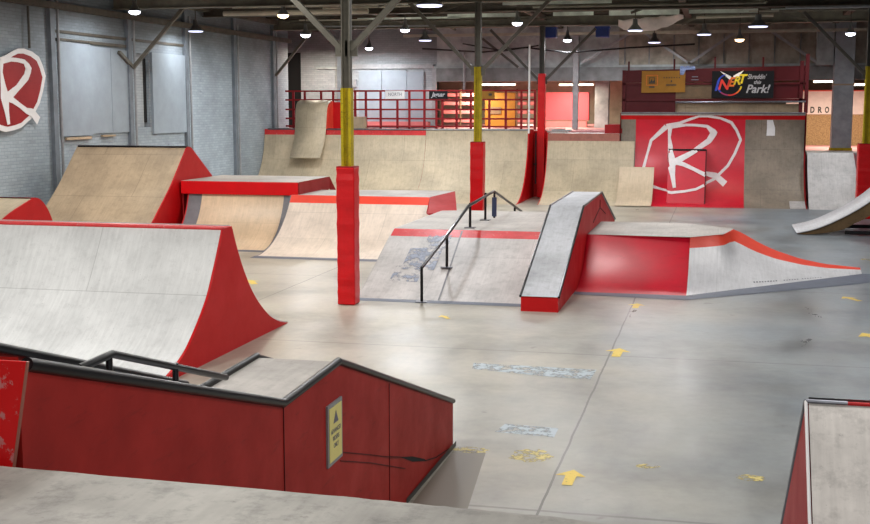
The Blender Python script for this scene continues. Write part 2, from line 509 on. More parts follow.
# back wall, pieces around doorways and the long opening
BY = 47
m = MB()
m.box((-19, BY, 0), (-17.6, BY+.3, 6.6)); m.box((-17.6, BY, 5.4), (-16.78, BY+.3, 6.6))
m.box((-16.78, BY, 0), (-11.07, BY+.3, 6.6))
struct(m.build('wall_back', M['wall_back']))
struct(boxo('door_1', (-17.6, BY+.1, 0), (-16.78, BY+.3, 5.4), M['black_matte']), 'dark narrow doorway at the corner')
m = MB(); m.box((-11.07, BY, 4.72), (-3.9, BY+.3, 6.6)); struct(m.build('wall_back_upper', M['conc']))
m = MB(); m.box((-3.9, BY, 4.72), (12, BY+.3, 6.6)); struct(m.build('wall_back_upper_right', M['conc_brown']))
struct(boxo('trim_%d' % tr, (-11.07, BY-.12, 4.2), (12, BY+.3, 4.72), M['conc_dark']), 'dark lintel over the long opening'); tr += 1
struct(boxo('trim_%d' % tr, (-16.1, BY-.06, 4.72), (12, BY, 4.8), M['conc']), 'thin ledge along the back wall'); tr += 1
struct(boxo('trim_%d' % tr, (-11.25, BY-.1, 2.4), (-11.07, BY+.3, 4.72), M['column_pale'])); tr += 1
for i in range(13):
    x = -3.7+i*.92
    struct(boxo('trim_%d' % tr, (x, BY-.05, 4.82), (x+.05, BY, 5.9), M['conc_dark'])); tr += 1
# tall sliding doors on the back wall
for k, (x0, x1) in enumerate(((-14.3, -13.35), (-13.33, -12.3), (-12.28, -11.6))):
    d = boxo('door_%d' % (k+2), (x0, BY-.07, 2.5), (x1, BY-.01, 4.65 if k < 2 else 4.6), M['board']); struct(d, 'pale grey tall door leaf in the back wall')
struct(boxo('trim_%d' % tr, (-15.2, BY-.1, 2.4), (-15.0, BY, 5.6), M['pilaster'])); tr += 1
struct(boxo('trim_%d' % tr, (-14.6, BY-.07, 4.72), (-11.2, BY, 4.9), M['column_pale'])); tr += 1
o = boxo('electrical_box', (-14.65, BY-.12, 4.0), (-14.4, BY-.01, 4.3), M['column_pale']); tag(o, 'small grey electrical box left of the tall grey doors', 'electrical box')
o = boxo('pink_bench', (-14.8, BY-.6, 2.4), (-11.3, BY-.15, 2.62), M['pink']); tag(o, 'long low pink ledge in front of the tall grey doors', 'bench')

# raised floors behind the ramps
struct(boxo('floor_raised_left', (-19, 42.9, 0), (-3.3, 63, 2.36), M['pink_floor']))
struct(boxo('floor_raised_right', (-3.3, 42.9, 0), (12, 63, 1.62), M['pink_floor']))
struct(boxo('wall_far', (-19, 62, 0), (12, 62.3, 6.6), M['beige']))
struct(boxo('wall_right', (12, -6, 0), (12.3, 63, 6.6), M['wall_back']))
# ceiling and roof steel
struct(boxo('ceiling', (-22, -6, 6.62), (12.3, 63, 6.8), M['ceil']))
for k, (x0, x1, y0, y1) in enumerate(((-9.2, -6.6, 31, 36), (-5.6, -1.2, 31, 35.4), (-.6, 2.4, 31.2, 34.5), (-10.5, -7.5, 37.4, 40.5), (-6, -3.2, 37.2, 41.5), (-2.6, .2, 36.5, 40.8), (2.9, 6, 36, 41))):
    struct(boxo('trim_%d' % tr, (x0, y0, 6.56), (x1, y1, 6.6), M['roof_pale']), 'pale weathered roof sheet'); tr += 1
for (x0, x1, y, z0, z1) in ((-9.6, -7.4, 36.9, 6.14, 6.3), (-5.6, -2.2, 36.9, 6.16, 6.28), (-1.6, .2, 36.9, 6.12, 6.32), (.9, 2.6, 36.9, 6.1, 6.26),
        (-8.9, -6.6, 39.3, 6.12, 6.24), (-5.4, -4.1, 39.3, 6.12, 6.24), (-3.6, -1.4, 39.3, 6.1, 6.26), (-1.1, 1.0, 39.3, 6.12, 6.24), (1.4, 3.4, 39.3, 6.14, 6.22),
        (-6, -3, 33.4, 6.0, 6.14), (-9.5, -8, 33.4, 6.02, 6.16), (-2, 2, 33.4, 6.05, 6.16), (-12, -8.5, 39.3, 6.1, 6.16)):
    struct(boxo('trim_%d' % tr, (x0, y, z0), (x1, y+.03, z1), M['roof_pale']), 'pale weathered roof fascia strip'); tr += 1
y = 24.2
while y < 47:
    struct(boxo('trim_%d' % tr, (-16.2, y, 6.36), (12, y+.1, 6.56), M['beam_dark']), 'dark roof purlin'); tr += 1
    y += 1.25
for x in (-16.1, -11.2, -6.15, -1.2, 3.9, 8.8):
    struct(boxo('trim_%d' % tr, (x-.1, 19, 6.2), (x+.1, 47, 6.36), M['beam_dark']), 'roof beam running down the hall'); tr += 1
def ibeam(y, zb, zt, mat, label):
    global tr
    m = MB(); m.box((-16.25, y-.03, zb+.03), (12, y+.03, zt-.03)); m.box((-16.25, y-.13, zb), (12, y+.13, zb+.03)); m.box((-16.25, y-.13, zt-.03), (12, y+.13, zt))
    struct(m.build('trim_%d' % tr, mat), label); tr += 1
ibeam(18.55, 5.8, 6.2, M['beam'], 'steel cross beam over the nearest column')
ibeam(30.5, 5.84, 6.24, M['beam'], 'steel cross beam over the second column')
ibeam(42.5, 6.0, 6.36, M['beam'], 'steel cross beam over the third column')
ibeam(36.4, 6.05, 6.3, M['beam_dark'], 'dark cross beam between column rows')
struct(boxo('trim_%d' % tr, (-12, 45.3, 5.86), (12, 45.42, 5.96), M['pipe_pale']), 'pale rail under the roof at the back'); tr += 1
# diagonal knee braces from roof to the back wall columns
for k, (x, s) in enumerate(((-3.9, -1), (-3.9, 1), (1.1, -1), (1.1, 1))):
    pass

rc = random.Random(11)
for k in range(26):
    y = rc.uniform(27, 46); x0 = rc.uniform(-15, 2); L = rc.uniform(2, 7); z = rc.uniform(5.95, 6.3)
    struct(MB().tube([(x0, y, z), (x0+L, y, z+rc.uniform(-.04, .04))], rc.choice((.02, .03, .045)), 6).build('trim_%d' % tr, rc.choice((M['pipe_pale'], M['beam'], M['column_pale'], M['beam_dark']))), 'thin conduit run under the roof'); tr += 1
for k in range(14):
    y = rc.uniform(28, 44); x0 = rc.uniform(-14, 8); s_ = rc.choice((-1, 1))
    struct(MB().bar((x0, y, 5.95), (x0+s_*rc.uniform(.8, 1.8), y+rc.uniform(0, 1.5), 6.5), .07).build('trim_%d' % tr, rc.choice((M['beam'], M['beam_dark'], M['column']))), 'diagonal roof strut'); tr += 1
# pipes and cables under the roof
def pipe(pts, r, mat, label, name='pipe'):
    o = MB().tube(pts, r, 8).build(name, mat, smooth=True); tag(o, label, name.replace('_', ' '))
pipe([(-13.6, 31.8, 5.78), (-9.4, 31.8, 5.78)], .07, M['pipe_pale'], 'long pale pipe hung under the roof near the left wall')
pipe([(-10.9, 43.9, 5.35), (-8.6, 43.9, 5.2), (-7, 43.9, 5.35), (-5.5, 43.9, 5.15), (-3.2, 43.9, 5.3), (-1, 43.9, 5.4)], .03, M['black_matte'], 'sagging black cable under the roof behind the third column', 'cable')
pipe([(-9.3, 43.6, 5.5), (-7.8, 43.6, 5.22), (-6.5, 43.6, 5.4)], .025, M['black_matte'], 'short sagging black cable left of the third column', 'cable')
pipe([(-6.42, 41.0, 2.3), (-6.42, 41.0, 5.3)], .033, M['white'], 'thin white vertical conduit in front of the third column')
pipe([(-9.9, BY-.3, 3.8), (-9.9, BY-.3, 5.4)], .05, M['column_pale'], 'thin pale pipe down the back wall behind the yellow column')

# ================================================================== COLUMNS
def column(x, y, label, padw, pad_top, yel_top, top, pad=True, braces=((-1, 0), (1, 0)), red_up=None, mat='column', depth=.2, hw=.085):
    t = thing('steel_column', label, 'column', (x, y, 0))
    m = MB()   # H section stanchion
    m.box((x-hw, y-depth/2, 0), (x-hw+.02, y+depth/2, top)); m.box((x+hw-.02, y-depth/2, 0), (x+hw, y+depth/2, top)); m.box((x-hw, y-.01, 0), (x+hw, y+.01, top))
    m.build('stanchion', M[mat], t)
    e = .012
    if yel_top:
        m = MB(); a, b = pad_top-.05, yel_top
        m.box((x-hw-e, y-depth/2-e, a), (x-hw+.02+e, y+depth/2+e, b)); m.box((x+hw-.02-e, y-depth/2-e, a), (x+hw+e, y+depth/2+e, b)); m.box((x-hw, y-.01-e, a), (x+hw, y+.01+e, b))
        m.build('yellow_band', M['yellow'], t)
    if red_up:
        boxo('red_wrap', (x-hw-.04, y-depth/2-.04, pad_top), (x+hw+.04, y+depth/2+.04, red_up), M['red_pad'], t, bevel=.01)
    if pad:
        m = MB(); w = padw/2; N = 22
        P = []
        cs = [(-w, -w), (w, -w), (w, w), (-w, w)]
        for i in range(N+1):
            z = .01+(pad_top-.01)*i/N; k = 1+random.uniform(-.035, .035)
            P.append([(x+a*k, y+b*k, z) for a, b in cs]+[(x+cs[0][0]*k, y+cs[0][1]*k, z)])
        m.grid(P)
        m.poly([P[-1][j] for j in range(4)]); m.poly([P[0][j] for j in range(4)][::-1])
        pd = m.build('padding', M['red_pad'], t, bevel=.02)
        # tape lip at the top
        boxo('padding_cap', (x-w+.004, y-w+.004, pad_top-.02), (x+w-.004, y+w-.004, pad_top+.015), M['red_dark'], pd)
    for sx, sy in braces:
        a = (x+sx*hw, y+sy*hw, 4.1); b = (x+sx*1.85, y+sy*1.85, 5.9)
        MB().bar(a, b, .09, .09).build('knee_brace', M[mat], t)
        g = MB(); g.box((x+sx*.08-.1, y-.02, 4.0), (x+sx*.08+.1, y+.02, 4.25)); g.build('gusset', M[mat], t)
    return t
column(-5.85, 18.55, 'nearest steel column with yellow band above tall red padding', .3, 2.24, 3.5, 5.8, depth=.13, hw=.072)
column(-6.1, 30.5, 'yellow column with red padding standing behind the handrail', .34, 2.3, 4.22, 5.84, depth=.18, hw=.075)
column(-6.18, 42.35, 'column wrapped in bright red at the gap between the back ramps', .34, .02, 0, 6.0, pad=False, red_up=4.36, mat='column_dark')
column(4.05, 36.5, 'yellow column with red padding at the right edge of the hall', .42, 2.15, 4.35, 6.05, braces=((-1, 0), (1, 0)), mat='column_dark', depth=.2)
# grey building columns in the long opening
def gcol(x0, x1, y0, y1, z0, z1, label, mat='conc'):
    t = thing('grey_column', label, 'column', ((x0+x1)/2, y0, z0))
    boxo('shaft', (x0, y0, z0), (x1, y1, z1), M[mat], t, bevel=.01)
    return t
t = gcol(3.93, 4.62, 46.2, 46.85, 1.62, 6.3, 'thick blue-grey column in front of the strand board wall', 'column_blue')
boxo('yellow_foot_band', (3.9, 46.17, 1.62), (4.65, 46.87, 1.72), M['yellow'], t)
boxo('strap', (3.91, 46.18, 3.98), (4.64, 46.87, 4.04), M['wood_tan'], t)
gcol(3.3, 3.9, 46.35, 46.8, 4.72, 6.3, 'upper grey concrete pier right of the red fence tower', 'conc')
gcol(-5.0, -4.45, 49, 49.5, 2.36, 6.0, 'grey concrete pillar right of the big pink block', 'conc')
gcol(-5.62, -5.4, 46.6, 46.85, 2.36, 5.9, 'thin pale post left of the concrete pillar', 'column_pale')
def brace(a, b, label, w=.09, mat='column_pale'):
    o = MB().bar(a, b, w).build('roof_brace', M[mat]); tag(o, label, 'brace')
brace((WX+.1, 31.4, 4.3), (-14.6, 31.4, 5.95), 'long diagonal brace from the left wall up to the roof beside the bricked window', .09, 'column')
brace((WX+.1, 31.4, 4.3), (WX+.1, 30.6, 4.7), 'short stub of the brace on the left wall above the joined boards', .09, 'column')
brace((WX+.1, 42.6, 4.35), (-14.8, 42.6, 5.95), 'diagonal brace from the left wall to the roof near the back corner', .09, 'column')
brace((-5.3, 46.5, 4.85), (-3.5, 46.5, 5.95), 'pale diagonal brace right of the thin pale post')
brace((-2.9, 46.5, 5.95), (-1.3, 46.5, 4.85), 'pale diagonal brace above the mustard banner, left one')
brace((-1.2, 46.5, 4.85), (.4, 46.5, 5.95), 'pale diagonal brace above the fence tower, rising to the right')
brace((1.7, 46.5, 5.95), (3.5, 46.5, 4.7), 'pale diagonal brace above the fence tower, falling to the right')
brace((-9.0, 45.8, 5.8), (-7.6, 45.8, 4.7), 'dark diagonal brace between the yellow column and the red wrapped column', .09, 'column_dark')

# ================================================================== LAMPS
LIGHTS = []
def pendant(x, y, z, label, warm=False, r=.26, power=260, hang=True):
    t = thing('pendant_lamp', label, 'lamp', (x, y, z), 'pendant lamps under the roof')
    m = MB(); m.tube([(x, y, z+.02), (x, y, z+.12), (x, y, z+.2), (x, y, z+.36)], [r, r*.62, r*.34, r*.28], 16)
    m.build('lamp_shade', M['lampm'], t, smooth=True)
    m = MB(); m.tube([(x, y, z-.006), (x, y, z+.02)], [r*.88, r*.92], 16) if r > .2 else m.tube([(x, y, z-.06), (x, y, z-.03), (x, y, z+.02)], [r*.4, r*.75, r*.9], 16)
    m.build('lamp_face', M['disc_warm' if warm else ('disc' if r < .2 else 'disc_dim')], t)
    MB().tube([(x, y, z+.36), (x, y, 6.3)], .015, 6).build('suspension_rod', M['beam_dark'], t)
    LIGHTS.append((x, y, z-.06, power, warm))
LB = [
 (-14.77, 28.8, 5.62, 'bright round lamp nearest the left wall', False, 200),
 (-15.5, 34.1, 5.45, 'flat white lamp close to the left wall past the long brace', False, 90),
 (-11.4, 30.6, 5.6, 'warm orange lamp left of the nearest column', True, 200),
 (-12.75, 36.2, 5.42, 'bright lamp hanging in front of the back left corner', False, 420),
 (-9.9, 37.6, 5.62, 'bright small lamp right of the nearest column', False, 300),
 (-13.4, 45.4, 5.45, 'small lamp hanging before the tall grey doors', False, 320),
 (-6.1, 25.2, 5.32, 'large dark shaded pendant lamp left of the yellow column', False, 300),
 (-10.2, 41.5, 5.5, 'unlit looking flat pendant lamp over the back railing', False, 120),
 (-5.9, 35.3, 5.62, 'small bright lamp right of the yellow column top', False, 260),
 (-5.5, 43.9, 5.58, 'small bright lamp right of the red wrapped column', False, 200),
 (-2.65, 37.6, 5.5, 'shaded pendant lamp in front of the torn hanging sheet', False, 200),
 (-2.45, 44.7, 5.5, 'flat pendant lamp just below the torn hanging sheet', False, 140),
 (-.63, 40.2, 5.5, 'shaded pendant lamp above the left part of the fence tower', False, 60),
 (.95, 36.6, 5.5, 'widest shaded pendant lamp above the black banner', False, 90),
 (.5, 41.6, 5.4, 'small warm flood lamp above the fence tower', True, 30),
 (3.9, 40.7, 5.5, 'bright bare lamp near the right yellow column', False, 200),
]
for x, y, z, lab, w, p in LB:
    small = 'small' in lab or 'bare' in lab or 'bright' in lab or 'warm' in lab
    pendant(x, y, z, lab, w, .17 if small else (.3 if 'widest' in lab or 'large' in lab else .24), p)
def tube_lamp(x0, x1, y, z, label, warm=True):
    t = thing('tube_lamp', label, 'lamp', ((x0+x1)/2, y, z))
    MB().tube([(x0, y, z), (x1, y, z)], .035, 10).build('tube', M['tube'], t)
    for xx in (x0+.2, x1-.2): MB().tube([(xx, y, z+.1), (xx, y, 6.62)], .012, 6).build('suspension_rod', M['beam_dark'], t)
    boxo('housing', (x0-.05, y-.06, z+.04), (x1+.05, y+.06, z+.1), M['white'], t)
tube_lamp(-10.9, -9.1, 54, 4.2, 'left fluorescent tube in the dim area beyond the lintel')
tube_lamp(-7.1, -5.6, 54, 4.18, 'fluorescent tube above the big pink block')
tube_lamp(3.7, 4.6, 53, 4.25, 'fluorescent tube above the white banner')
tube_lamp(5.3, 6.4, 55, 4.15, 'fluorescent tube right of the blue-grey column')

# blue boxes and torn sheet
def hang_box(x, label):
    t = thing('blue_box', label, 'box', (x, 42.9, 5.6))
    m = MB(); m.box((x-.22, 42.7, 5.62), (x+.24, 43.1, 5.98)); m.build('body', M['blue'], t, bevel=.02)
    MB().box((x-.25, 42.68, 5.93), (x+.27, 43.12, 5.99)).build('lid', M['blue'], t)
hang_box(-6.0, 'small blue box fixed under the roof beam beside the red wrapped column')
hang_box(-4.15, 'small blue box under the roof beam left of the torn sheet')
m = MB(); P = []
for i in range(13):
    u = i/12; x = -3.4+2.1*u
    row = []
    for j in range(5):
        v = j/4
        sag = .28*math.sin(PI*u)**.8*(1-v) + .12*(1-u)*(1-v)
        row.append((x, 40.4+.25*math.sin(u*9+v*2)*.3, 5.95+.15*u-.16*math.sin(u*14)**2*.3-sag-.02*v+.12*v))
    P.append(row)
m.grid(P); o = m.build('torn_sheet', M['cream'], smooth=True)
o.modifiers.new('th', 'SOLIDIFY').thickness = .01
tag(o, 'torn pale plastic sheet sagging from the roof', 'sheet')

# ================================================================== RAMPS, LEFT SIDE
# --- spine ramp (front left)
t = thing('spine_ramp', 'large spine ramp with pale grey surface and red curved side, front left', 'ramp', (-8.9, 14.5, 0))
fr = catmull([(12.25, 0), (12.6, .06), (13.0, .19), (13.34, .38), (13.81, .78), (14.08, 1.15), (14.25, 1.42), (14.38, 1.65)])
bk = catmull([(14.66, 1.65), (14.8, 1.38), (15.06, .99), (15.4, .62), (15.88, .28), (16.3, .1), (16.72, .0)])
sheet('front_surface', fr, -11.8, -6.25, M['wood_pale'], t)
sheet('deck', [(14.38, 1.65), (14.66, 1.65)], -11.8, -6.25, M['red_stripe'], t)
sheet('back_surface', bk, -11.8, -6.25, M['wood_pale'], t, -.02)
side('side_panel', fr+bk, -6.25, .03, M['red_side'], t)
side('side_panel', fr+bk, -11.83, .03, M['red_side'], t)
MB().tube([(-11.8, 14.37, 1.645), (-6.22, 14.37, 1.645)], .022, 8).build('coping', M['red_stripe'], t)

# --- low hump ramp at the far left
t = thing('wedge_ramp', 'low wedge ramp with red side and rounded back behind the spine ramp', 'ramp', (-14.3, 19, 0))
w1 = catmull([(16.95, 0), (17.9, .5), (19.0, 1.17), (20.05, 1.5)])
w2 = catmull([(20.05, 1.5), (20.3, 1.47), (20.5, 1.34), (20.72, 1.04), (21.1, .3), (21.2, 0)])
sheet('riding_surface', w1, -16.1, -12.52, M['wood_back'], t)
sheet('back_surface', w2, -16.1, -12.52, M['red_side'], t, -.02)
side('side_panel', w1+w2[1:], -12.52, .03, M['red_side'], t)

# --- tall tan quarter pipe by the brick wall
t = thing('quarter_pipe', 'tall tan plywood quarter pipe with red side beside the brick wall', 'ramp', (-14, 25, 0))
p3 = catmull([(23.2, 0), (23.8, .08), (24.4, .28), (24.99, .58), (25.41, .89), (25.96, 1.31), (26.42, 1.74), (26.94, 2.24)])
sheet('riding_surface', p3, -15.45, -12.58, M['wood_tan'], t)
back = [(26.94, 2.24), (27.2, 2.22), (28.37, 1.49), (28.75, .1)]
side('side_panel', p3+back[1:], -12.58, .03, M['red_side'], t)
side('side_panel', p3+back[1:], -15.48, .03, M['wood_tan'], t)
sheet('back_panel', back, -15.45, -12.58, M['red_dark'], t, -.02)
MB().tube([(-15.45, 26.94, 2.24), (-12.56, 26.94, 2.24)], .03, 8).build('coping', M['black'], t)
MB().bar((-15.55, 26.3, 1.1), (-15.55, 27.0, 1.75), .05, .1).build('loose_batten', M['wood_tan'], t)

# --- low quarter with red fascia box
t = thing('box_top_quarter', 'low quarter ramp topped by a grey deck with a deep red front band', 'ramp', (-11, 26, 0))
p4 = arc(25.0, 26.5, 1.16)
sheet('riding_surface', p4, -11.98, -9.92, M['wood_orange'], t)
sheet('edge_strip', p4, -12.32, -11.98, M['edge_grey'], t)
sheet('edge_strip', p4, -9.92, -9.73, M['edge_grey'], t)
m = MB(); m.box((-12.5, 26.44, 1.15), (-9.56, 26.51, 1.455)); m.build('fascia', M['red'], t, bevel=.008)
MB().prism([(-12.5, 26.46, 1.43), (-9.56, 26.46, 1.43), (-9.6, 28.9, 1.43), (-12.5, 28.9, 1.43)], (0, 0, .03)).build('deck', M['deck_grey'], t)
MB().poly([(-9.55, 26.48, 1.15), (-9.55, 26.48, 1.457), (-9.59, 28.9, 1.457), (-9.59, 28.9, 1.15)]).poly([(-9.59, 28.9, 0), (-9.59, 28.9, 1.457), (-9.5, 29.2, 1.05), (-9.45, 29.35, 0)]).build('side_panel', M['red_dark'], t)
boxo('back_panel', (-12.46, 28.87, 0), (-9.62, 28.9, 1.43), M['red_dark'], t)
boxo('end_panel', (-12.5, 26.51, 0), (-12.47, 28.87, 1.43), M['red_dark'], t)
side('surface_side', p4, -12.35, .03, M['red_side'], t)
sheet('base_plate', [(24.85, .003), (25.1, .012)], -12.35, -9.73, M['plate'], t, .01)

# --- wide peach quarter
t = thing('wide_quarter', 'wide low quarter ramp of peach plywood with a coral red top stripe', 'ramp', (-8, 25, 0))
p5 = arc(24.15, 26.4, 1.17)
lo, hi = split(p5, 1.0)
sheet('riding_surface', lo, -9.7, -6.2, M['wood_peach'], t)
sheet('top_stripe', hi, -9.7, -6.3, M['red_coral'], t)
m = MB(); top = [(-9.7, 26.4, 1.17), (-6.38, 26.4, 1.17), (-5.93, 27.0, 1.27), (-6.5, 28.2, 1.2), (-9.7, 28.2, 1.17)]
m.prism([(x, y, z-.03) for x, y, z in top], (0, 0, .03)); m.build('deck', M['deck_grey'], t)
side('side_panel', p5, -9.73, .03, M['edge_grey'], t)
boxo('deck_side_panel', (-9.73, 26.4, 0), (-9.7, 28.2, 1.14), M['edge_grey'], t)
m = MB(); m.poly([(-6.17, 25.22, .9), (-5.6, 25.45, .6), (-5.58, 25.6, .94), (-5.93, 27.0, 1.275), (-6.38, 26.42, 1.175), (-6.17, 25.2, .94)])
m.poly([(-5.6, 25.4, .0), (-5.58, 25.6, .94), (-5.93, 27.0, 1.27), (-5.95, 27.0, 0)]); m.poly([(-5.95, 27, 0), (-5.93, 27, 1.25), (-6.5, 28.2, 1.18), (-6.5, 28.2, 0)])
m.build('end_panel', M['red_dark'], t)
boxo('back_panel', (-9.7, 28.17, 0), (-6.5, 28.2, 1.14), M['red_dark'], t)
sheet('base_plate', [(23.85, .003), (24.15, .012)], -9.73, -5.95, M['plate'], t, .01)

# ================================================================== BACK ROW OF RAMPS
t = thing('back_quarter_pipe', 'long back quarter pipe of faded plywood with red top band under the railing', 'ramp', (-13.2, 40, 0))
p6 = arc(39.1, 41.6, 2.4, 24)
lo, hi = split(p6, 2.2)
sheet('riding_surface', lo, -16.28, -10.2, M['wood_back'], t)
sheet('top_band', hi, -16.28, -10.2, M['red_stripe'], t)
boxo('deck', (-16.2, 41.6, 2.34), (-10.2, 42.9, 2.4), M['deck_grey'], t)
MB().tube([(-16.15, 41.58, 2.405), (-10.2, 41.58, 2.405)], .03, 8).build('coping', M['steel'], t)
side('side_panel', p6, -10.23, .03, M['red_side'], t)
t = thing('back_quarter_pipe', 'back quarter pipe section without red band, ending in a red curved side', 'ramp', (-8.4, 40, 0))
sheet('riding_surface', p6, -10.19, -6.55, M['wood_back'], t)
boxo('deck', (-10.19, 41.6, 2.34), (-6.55, 42.9, 2.42), M['deck_grey'], t)
side('side_panel', p6+[(42.8, 2.4)], -6.55, .04, M['red_side'], t)
side('side_panel', p6+[(42.8, 2.4)], -10.19, .03, M['red_side'], t)
MB().tube([(-10.19, 41.58, 2.405), (-6.52, 41.58, 2.405)], .03, 8).build('coping', M['column_pale'], t)
# tall extension
t = thing('quarter_extension', 'tall narrow plywood extension with rounded top rising above the back quarter pipe', 'ramp', (-14.8, 41, 1.3))
ex = catmull([(40.72, 1.36), (41.1, 1.72), (41.4, 2.15), (41.56, 2.6), (41.66, 3.0), (41.8, 3.22), (42.0, 3.34), (42.3, 3.4)])
ex = [(y-.02, z+.02) for y, z in ex]
m = MB()
s = 0; P = []; U = []
for i, (yy, z) in enumerate(ex):
    k = i/(len(ex)-1)
    xl = -15.0-.12*min(1, k*1.2); xr = -13.86-.05*k
    if i: s += math.hypot(yy-ex[i-1][0], z-ex[i-1][1])
    P.append([(xl, yy, z), ((xl+xr)/2, yy, z), (xr, yy, z)]); U.append([(xl, s), ((xl+xr)/2, s), (xr, s)])
m.grid(P, U); o = m.build('riding_surface', M['wood_back'], t, smooth=True)
o.modifiers.new('th', 'SOLIDIFY').thickness = .03
up = [p for p in ex if p[1] > 2.42]
side('side_panel', up, -13.9, .04, M['red_coral'], t, base=2.42)
boxo('back_brace', (-13.86, 42.26, 2.42), (-13.2, 42.3, 3.38), M['red_side'], t)
boxo('plywood_prop', (-13.1, 42.0, 2.42), (-12.6, 42.3, 2.85), M['wood_tan'], t)
# gap walls
t = thing('red_gap_panel', 'recessed red panels between the two back quarter pipes', 'panel', (-6.2, 42.7, 0))
boxo('panel', (-6.5, 42.75, 0), (-5.88, 42.8, 2.35), M['red_side'], t)
boxo('cross_batten', (-6.5, 42.7, 1.15), (-5.88, 42.74, 1.2), M['black'], t)
boxo('upright_batten', (-6.36, 42.1, .5), (-6.32, 42.14, 2.3), M['black'], t)
# right back quarter
t = thing('back_quarter_pipe', 'back quarter pipe of speckled brown plywood between the gap and the big red logo wall', 'ramp', (-4.5, 40, 0))
p7 = arc(39.2, 41.5, 2.3, 24)
lo, hi = split(p7, 2.04)
sheet('riding_surface', lo, -5.83, -2.86, M['wood_back'], t)
sheet('top_band', hi, -5.83, -3.37, M['red_brown'], t)
boxo('deck', (-5.83, 41.5, 2.24), (-3.37, 42.9, 2.3), M['white'], t)
side('side_panel', p7+[(42.7, 2.3)], -5.86, .03, M['red_side'], t)
boxo('red_block', (-3.9, 41.7, 2.3), (-3.3, 42.2, 2.6), M['red_dark'], t)

# big logo wall
RX0, RX1 = -3.34, 2.68
pr = arc(39.4, 41.6, 3.0, 30)
t = thing('logo_quarter_pipe', 'tallest back quarter pipe painted red with a white R in a rough ring', 'ramp', (-.3, 40.5, 0))
lo, hi = split(pr, 2.78)
sheet('plywood_surface_left', [p for p in lo], RX0, -2.84, M['wood_brown'], t)
sheet('red_surface', lo, -2.84, .78, M['red_gloss'], t)
sheet('plywood_surface_right', lo, .78, RX1, M['wood_brown'], t)
sheet('top_band', hi, RX0, RX1, M['red_side'], t)
MB().tube([(RX0, 41.57, 3.0), (RX1, 41.57, 3.0)], .025, 8).build('coping', M['edge_grey'], t)
boxo('deck', (RX0, 41.6, 2.92), (RX1, 43.2, 3.0), M['deck_grey'], t)
side('side_panel', pr+[(43.2, 3.0)], RX1, .05, M['red_dark'], t)
side('side_panel', pr+[(43.2, 3.0)], RX0-.03, .03, M['red_dark'], t)
sheet('overlay_sheet', [(y-.05, z+.03) for y, z in arc(39.2, 40.9, 1.17)], -3.3, -2.15, M['wood_tan2'], t)
sheet('corner_patch', [(y-.01, z+.01) for y, z in arc(39.4, 40.2, .18)], 2.2, RX1, M['wood_grey'], t)
def yat(z, off=0.0):
    for a, b in zip(pr, pr[1:]):
        if a[1] <= z <= b[1]:
            return a[0]+(z-a[1])/(b[1]-a[1])*(b[0]-a[0])-off
    return pr[-1][0]-off
# red box standing proud of the wall
BX0, BX1, BT = -1.68, -.47, 1.8
def ybox(z): return 39.95+(z/BT)*.85
m = MB(); m.prism([(BX0, ybox(0), 0.02), (BX0, ybox(BT), BT), (BX0, yat(BT)+.1, BT), (BX0, yat(.3), .02)], (BX1-BX0, 0, 0))
m.build('red_box', M['red_gloss'], t)
boxo('box_edge', (BX0, ybox(BT)-.03, BT-.04), (BX1, ybox(BT)+.02, BT+.02), M['black'], t)
o = MB().bar((BX1+.01, ybox(BT), BT), (BX1+.01, ybox(0), .04), .035).build('box_side_edge', M['red_fence'], t)

# the logo: normalised strokes (u 0..1, v 0..1) with half widths
L0 = [(190,100),(120,165),(105,225),(90,290),(108,330),(130,375),(180,388),(230,397),(290,390),(340,380),(420,340),(480,280),(510,225),(535,160),(515,115),(490,80),(440,60),(380,50),(340,52),(300,65),(250,84),(190,100)]
LW = [16,9,7,9,8,9,6,8,7,7,8,8,8,8,8,9,7,8,6,8,9,16]
L1 = [(205,102),(280,92),(330,93),(380,98),(412,128),(390,165),(320,215),(235,262)]; W1 = [12,8,8,9,20,17,13,20]
L2 = [(208,102),(205,150),(212,200),(222,255),(232,320),(242,375)]; W2 = [14,8,15,27,14,9]
L3 = [(228,255),(280,270),(330,292),(380,316),(425,325),(470,362)]; W3 = [16,12,10,12,17,19]
def nrm(P): return [((x-90)/445, (397-y)/347) for x, y in P]
def ribbon(pts, ws, fn, sub_=4):
    """ribbon mesh of the stroke through fn(u,v)->3d; ws in normalised units"""
    pp = []; ww = []
    for i in range(len(pts)-1):
        for k in range(sub_):
            f = k/sub_
            pp.append((pts[i][0]*(1-f)+pts[i+1][0]*f, pts[i][1]*(1-f)+pts[i+1][1]*f)); ww.append(ws[i]*(1-f)+ws[i+1]*f)
    pp.append(pts[-1]); ww.append(ws[-1])
    asp = 347/445
    Lr = []
    for i, p in enumerate(pp):
        a = pp[max(0, i-1)]; b = pp[min(len(pp)-1, i+1)]
        dx, dy = (b[0]-a[0]), (b[1]-a[1])*asp; n = math.hypot(dx, dy) or 1
        nx, ny = -dy/n, dx/n
        row = []
        for s_ in (-.78, -.39, 0, .39, .78):
            row.append(fn(p[0]+nx*ww[i]*s_, p[1]+ny*ww[i]*s_/asp))
        Lr.append(row)
    return Lr
XA, XB = -2.53, .64
def on_wall(u, v):
    x = XA+(XB-XA)*u; z = max(.05, .41+2.49*v)
    y = yat(min(z, 2.99), .012)
    if BX0-.01 < x < BX1+.01 and z < BT: y = min(y, ybox(z)-.02)
    return (x, y, z)
m = MB()
for kk, (P, W) in enumerate(((L0, LW), (L1, W1), (L2, W2), (L3, W3))):
    m.grid(ribbon(nrm(P), [w/445 for w in W], lambda u, v, q=kk: (on_wall(u, v)[0], on_wall(u, v)[1]-.003*q, on_wall(u, v)[2]), 9))
m.build('painted_logo', M['logo_white'], t)
o = MB()
P = [on_wall(.94+a*.01, 0) for a in (0,)]
